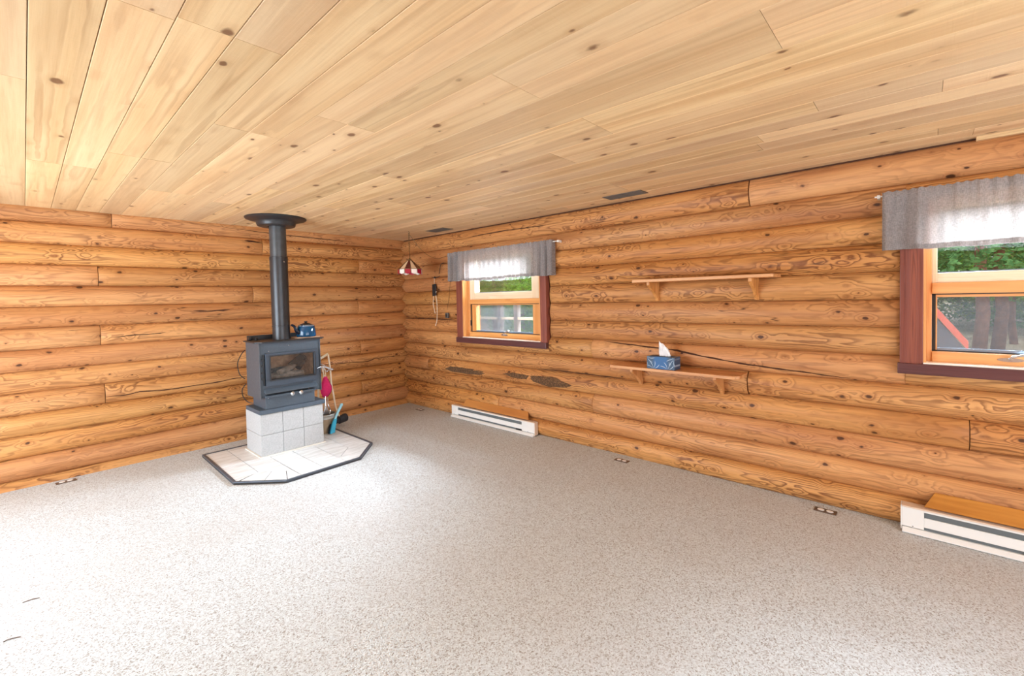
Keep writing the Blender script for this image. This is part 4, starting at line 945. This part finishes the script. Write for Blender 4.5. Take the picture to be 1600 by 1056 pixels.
# ------------------------------------------------------------------ pendant lamp with chain, wall cords
LX, LY = -.47, -.85
lm = empty('pendant_lamp', (LX, LY, 1.885), 'red and white striped glass pendant lamp in the corner', 'lamp')
NS = 12
for k in range(NS):
    a0 = 2*math.pi*(k+.06)/NS; a1 = 2*math.pi*(k+.94)/NS
    def P(r, a, z): return (LX+r*math.cos(a), LY+r*math.sin(a), z)
    am = (a0+a1)/2
    cone = MB().add([P(.152, a0, 1.947), P(.152, a1, 1.947), P(.030, a1, 2.062), P(.030, a0, 2.062)], [(0, 1, 2, 3)])
    cone.obj('shade_panel', 'shade_dark' if k % 2 else 'shade_cream', lm, solid=.003)
    band = MB().add([P(.155, a0, 1.945), P(.155, a1, 1.945), P(.157, a1, 1.895), P(.157, am, 1.882), P(.157, a0, 1.895)], [(0, 1, 2, 3, 4)])
    band.obj('shade_panel', 'shade_red' if k % 2 else 'shade_white', lm, solid=.003)
    m = MB(); m.tube([P(.156, 2*math.pi*k/NS, 1.893), P(.154, 2*math.pi*k/NS, 1.947), P(.029, 2*math.pi*k/NS, 2.064)], .0028, 5).obj('lead_came', 'chain', lm)
MB().lathe([(.150, 1.944), (.157, 1.944), (.157, 1.950), (.150, 1.950), (.150, 1.944)], (LX, LY, 0), 24).obj('rim_band', 'chain', lm)
MB().lathe([(0, 2.06), (.034, 2.06), (.030, 2.072), (.012, 2.08), (.008, 2.095), (0, 2.10)], (LX, LY, 0), 16).obj('cap', 'chain', lm, smooth=True)
MB().lathe([(0, 1.93), (.022, 1.935), (.032, 1.965), (.022, 1.995), (.014, 2.01), (.014, 2.06), (0, 2.06)], (LX, LY, 0), 14).obj('bulb', 'shade_white', lm, smooth=True)
def chain(pts, lk, parent, r=.0016, kind=False):
    pts = hermite(pts, 12); acc = 0; out = [pts[0]]
    for a, b in zip(pts, pts[1:]):
        d = (b-a).length
        while acc+d >= lk: t = (lk-acc)/d; a = a.lerp(b, t); out.append(a.copy()); d = (b-a).length; acc = 0
        acc += d
    m = MB()
    for i in range(len(out)-1):
        c = (out[i]+out[i+1])/2; d = (out[i+1]-out[i]).normalized(); s = d.cross(Vector((0, 0, 1)) if abs(d.z) < .9 else Vector((1, 0, 0))).normalized()
        if i % 2: s = d.cross(s).normalized()
        R1 = lk*.62; R2 = lk*.3
        ring = [c+d*R1*math.cos(t)+s*R2*math.sin(t) for t in [2*math.pi*k/8 for k in range(9)]]
        m.tube(ring, r, 5, caps=False)
    o = m.obj('chain', 'chain', parent); o['kind'] = 'stuff'; return o
chain([(LX, LY, 2.10), (LX, LY, 2.27), (LX, LY, 2.425)], .024, lm, .0022)
MB().tube(hermite([(LX, LY, 2.439), (LX, LY, 2.43), (LX+.01, LY, 2.42), (LX, LY, 2.41), (LX-.008, LY, 2.415)]), .003, 6).obj('ceiling_hook', 'chain', lm)
cdw = empty('lamp_cord', (-.03, -1.10, 1.40), 'thin brown lamp cord draped along the log wall left of the small window', 'cord')
MB().tube(hermite([(LX+.005, LY, 2.40), (-.32, -.92, 2.19), (-.16, -1.0, 2.09), (-.05, -1.1, 2.12), (-.036, -1.125, 2.02), (-.034, -1.13, 1.85), (-.036, -1.10, 1.6), (-.038, -1.05, 1.41)]), .0028, 6).obj('cord', 'chain', cdw, smooth=True)
MB().box(-.05, -.021, -1.075, -1.02, 1.30, 1.37).obj('switch_box', 'grey_vent', cdw, bevel=.003)
MB().box(-.053, -.05, -1.065, -1.03, 1.318, 1.352).obj('receptacle', 'dust', cdw)
hk = empty('wall_hook', (-.03, -.80, 1.86), 'dark wall hook with wire arms left of the small window', 'hook')
MB().tube(hermite([(-.022, -.72, 1.865), (-.035, -.78, 1.85), (-.045, -.80, 1.85), (-.035, -.85, 1.855), (-.022, -.90, 1.87)]), .004, 6).obj('wire_arm', 'dust', hk, smooth=True)
MB().tube(hermite([(-.022, -.88, 1.90), (-.035, -.93, 2.0), (-.03, -.95, 2.03), (-.024, -.99, 2.04)]), .004, 6).obj('wire_arm', 'dust', hk, smooth=True)
MB().lathe([(0, 0), (.014, 0), (.012, -.02), (0, -.024)], (-.024, -.80, 1.853), 12, 'x').obj('hook_base', 'dust', hk, smooth=True)
bc = empty('blind_cord', (-.04, -.80, 1.2), 'pair of white cords with black clips hanging on the log wall', 'cord')
MB().tube([(-.045, -.80, 1.845), (-.045, -.80, 1.76)], .0025, 6).obj('cord_top', 'white_cord', bc)
MB().box(-.06, -.038, -.765, -.795, 1.60, 1.76).obj('clip', 'black', bc, bevel=.004)
MB().box(-.06, -.038, -.803, -.838, 1.605, 1.765).obj('clip', 'black', bc, bevel=.004)
MB().tube(hermite([(-.048, -.78, 1.60), (-.045, -.765, 1.5), (-.04, -.775, 1.42), (-.042, -.80, 1.36), (-.045, -.79, 1.38)]), .0045, 6).obj('cord', 'white_cord', bc, smooth=True)
MB().tube(hermite([(-.05, -.85, 1.66), (-.052, -.83, 1.63), (-.048, -.85, 1.5), (-.045, -.845, 1.35), (-.044, -.83, 1.25), (-.046, -.80, 1.195), (-.046, -.82, 1.205)]), .0045, 6).obj('cord', 'white_cord', bc, smooth=True)

# two small snags in the carpet at the lower left
for pts in ([(-3.925, -2.246, .001), (-3.895, -2.25, .004), (-3.863, -2.257, .001)], [(-3.985, -2.586, .001), (-3.965, -2.591, .005), (-3.931, -2.601, .001)]):
    MB().tube(hermite(pts), .0022, 6).obj('carpet_snag', 'outlet_plate', floor)
# ------------------------------------------------------------------ outdoors
gm = MB(); rg = random.Random(8); N = 26
vs = [(.3+ (70)*(i/N)**1.6, -45+90*j/N, -.5+(rg.uniform(-.06, .06) if i > 2 else 0)+max(0, (i/N)**1.6*70-26)*.06) for i in range(N+1) for j in range(N+1)]
gm.add(vs, [(i*(N+1)+j, (i+1)*(N+1)+j, (i+1)*(N+1)+j+1, i*(N+1)+j+1) for i in range(N) for j in range(N)])
gnd = gm.obj('ground', 'ground', smooth=True); tag(gnd, 'sunlit tan forest ground outside the windows', None, None, 'structure')
def crown_mesh(name, n, rad, z0, z1, size, mat, seed, conical):
    rn = random.Random(seed); vs = []; fs = []
    for i in range(n):
        t = rn.random(); z = z0+(z1-z0)*t; R = rad*((1-t)**.7 if conical else math.sin(math.pi*min(1, t*.85+.12))**.6)
        a = rn.uniform(0, 6.283); r = R*math.sqrt(rn.uniform(.15, 1)); c = Vector((r*math.cos(a), r*math.sin(a), z))
        u = Vector((rn.uniform(-1, 1), rn.uniform(-1, 1), rn.uniform(-.6, .6))).normalized(); v = u.cross(Vector((rn.uniform(-1, 1), rn.uniform(-1, 1), rn.uniform(-1, 1)))).normalized()
        s = size*rn.uniform(.6, 1.4); b = len(vs)
        vs += [c-u*s, c-v*s*.5, c+u*s, c+v*s*.5]; fs.append((b, b+1, b+2, b+3))
    me = bpy.data.meshes.new(name); me.from_pydata([tuple(v) for v in vs], [], fs); me.materials.append(M[mat]); return me
def trunk_mesh(name, r, h, mat, seed):
    rn = random.Random(seed); pts = [(rn.uniform(-.05, .05), rn.uniform(-.05, .05), h*i/8) for i in range(9)]
    m = MB().tube(pts, [r*(1.25-i*.12) if i < 8 else r*.2 for i in range(9)], 12)
    me = bpy.data.meshes.new(name); me.from_pydata([tuple(v) for v in m.v], [], m.f); me.materials.append(M[mat])
    for p in me.polygons: p.use_smooth = True
    return me
proto = [(trunk_mesh('trunk', .11, 9, 'bark_ext', 1), crown_mesh('foliage', 14000, 2.6, 2.0, 10, .085, 'leaf', 1, False), 'broadleaf_tree'),
         (trunk_mesh('trunk', .125, 11, 'bark_ext', 2), crown_mesh('foliage', 15000, 2.6, 2.2, 11, .085, 'needle', 2, True), 'conifer_tree'),
         (trunk_mesh('trunk', .16, 9, 'bark_grey', 3), crown_mesh('foliage', 13000, 2.8, .5, 9.0, .085, 'leaf', 3, False), 'broadleaf_tree'),
         (trunk_mesh('trunk', .16, 9, 'bark_grey', 4), crown_mesh('foliage', 14000, 3.2, .3, 10.5, .10, 'needle', 4, True), 'conifer_tree')]
def tree(x, y, k, label, s=1.0, rot=0.0, group='trees outside'):
    tm, cm, nm = proto[k]
    r = bpy.data.objects.new(nm, None); COL.objects.link(r); r.location = (x, y, -.5+max(0, x-26.3)*.06-.03); r.rotation_euler = (0, 0, rot); r.scale = (s, s, s)
    tag(r, label, 'tree', group)
    for n, me in (('trunk', tm), ('foliage', cm)):
        o = bpy.data.objects.new(n, me); COL.objects.link(o); o.parent = r
        if n == 'foliage': o['kind'] = 'stuff'
def by(x, slope): return -5.737+slope*(x+3.863)
tree(14, by(14, -.067), 1, 'thick reddish trunk of a conifer, left of the trio in the right window', group='trees by the right window')
tree(15.5, by(15.5, -.087), 1, 'thick reddish conifer trunk, middle of the trio in the right window', rot=1, group='trees by the right window')
tree(20, by(20, -.100), 0, 'thin tree trunk, right of the trio in the right window', .8, 2, group='trees by the right window')
tree(8.5, by(8.5, .992), 0, 'leafy tree with grey trunk outside the small window', .7, 1, group='trees by the small window')
tree(11, by(11, .88), 2, 'leafy tree with low green crown outside the small window', .8, 2, group='trees by the small window')
rt = random.Random(21)
bgtrees = []
for i in range(13): bgtrees.append((rt.uniform(24, 30), -24+i*2.6+rt.uniform(-.6, .6), rt.choice([3, 3, 2])))
for i in range(10): bgtrees.append((16+i*1.8+rt.uniform(-.5, .5), by(16+i*1.8, .72+.048*i), rt.choice([2, 3])))
for (x, y, k) in bgtrees: tree(x, y, k, 'green tree of the dense tree line far behind the house', rt.uniform(.8, 1.15), rt.uniform(0, 6), 'background tree line')
# deck railing outside the small window
dr = empty('deck_railing', (3, .7, -.5), 'brown deck railing with posts outside the small window', 'railing')
for s in (.967, .897, 1.09): MB().box(2.95, 3.05, by(3, s)-.05, by(3, s)+.05, -.5, 1.54).obj('post', 'bark_grey', dr)
MB().box(2.96, 3.04, by(3, .80), by(3, 1.25), 1.10, 1.15).obj('rail', 'handle_wood', dr)
MB().box(2.9, 3.1, by(3, .7), by(3, 1.35), 1.52, 1.62).obj('beam', 'bark_ext', dr)
# stair stringer outside the right window
so = empty('outdoor_stair', (2, -5.85, -.5), 'outdoor stair side with slanting red rail beyond the right window', 'stair')
MB().add([(1.96, -5.2, 2.31), (2.04, -5.2, 2.31), (2.04, -6.05, 1.055), (1.96, -6.05, 1.055), (1.96, -5.2, 2.22), (2.04, -5.2, 2.22), (2.04, -6.05, .97), (1.96, -6.05, .97)],
         [(0, 1, 2, 3), (4, 5, 6, 7), (0, 1, 5, 4), (1, 2, 6, 5), (2, 3, 7, 6), (3, 0, 4, 7)]).obj('slanted_rail', 'red_paint', so)
MB().prism([(-5.2, -.5), (-5.2, 2.2), (-6.03, .98), (-6.03, -.5)], 1.98, 2.02, 'x').obj('side_panel', 'blue_dark', so)
# parked car glimpsed between the trunks
print('objects', len(sc.objects))
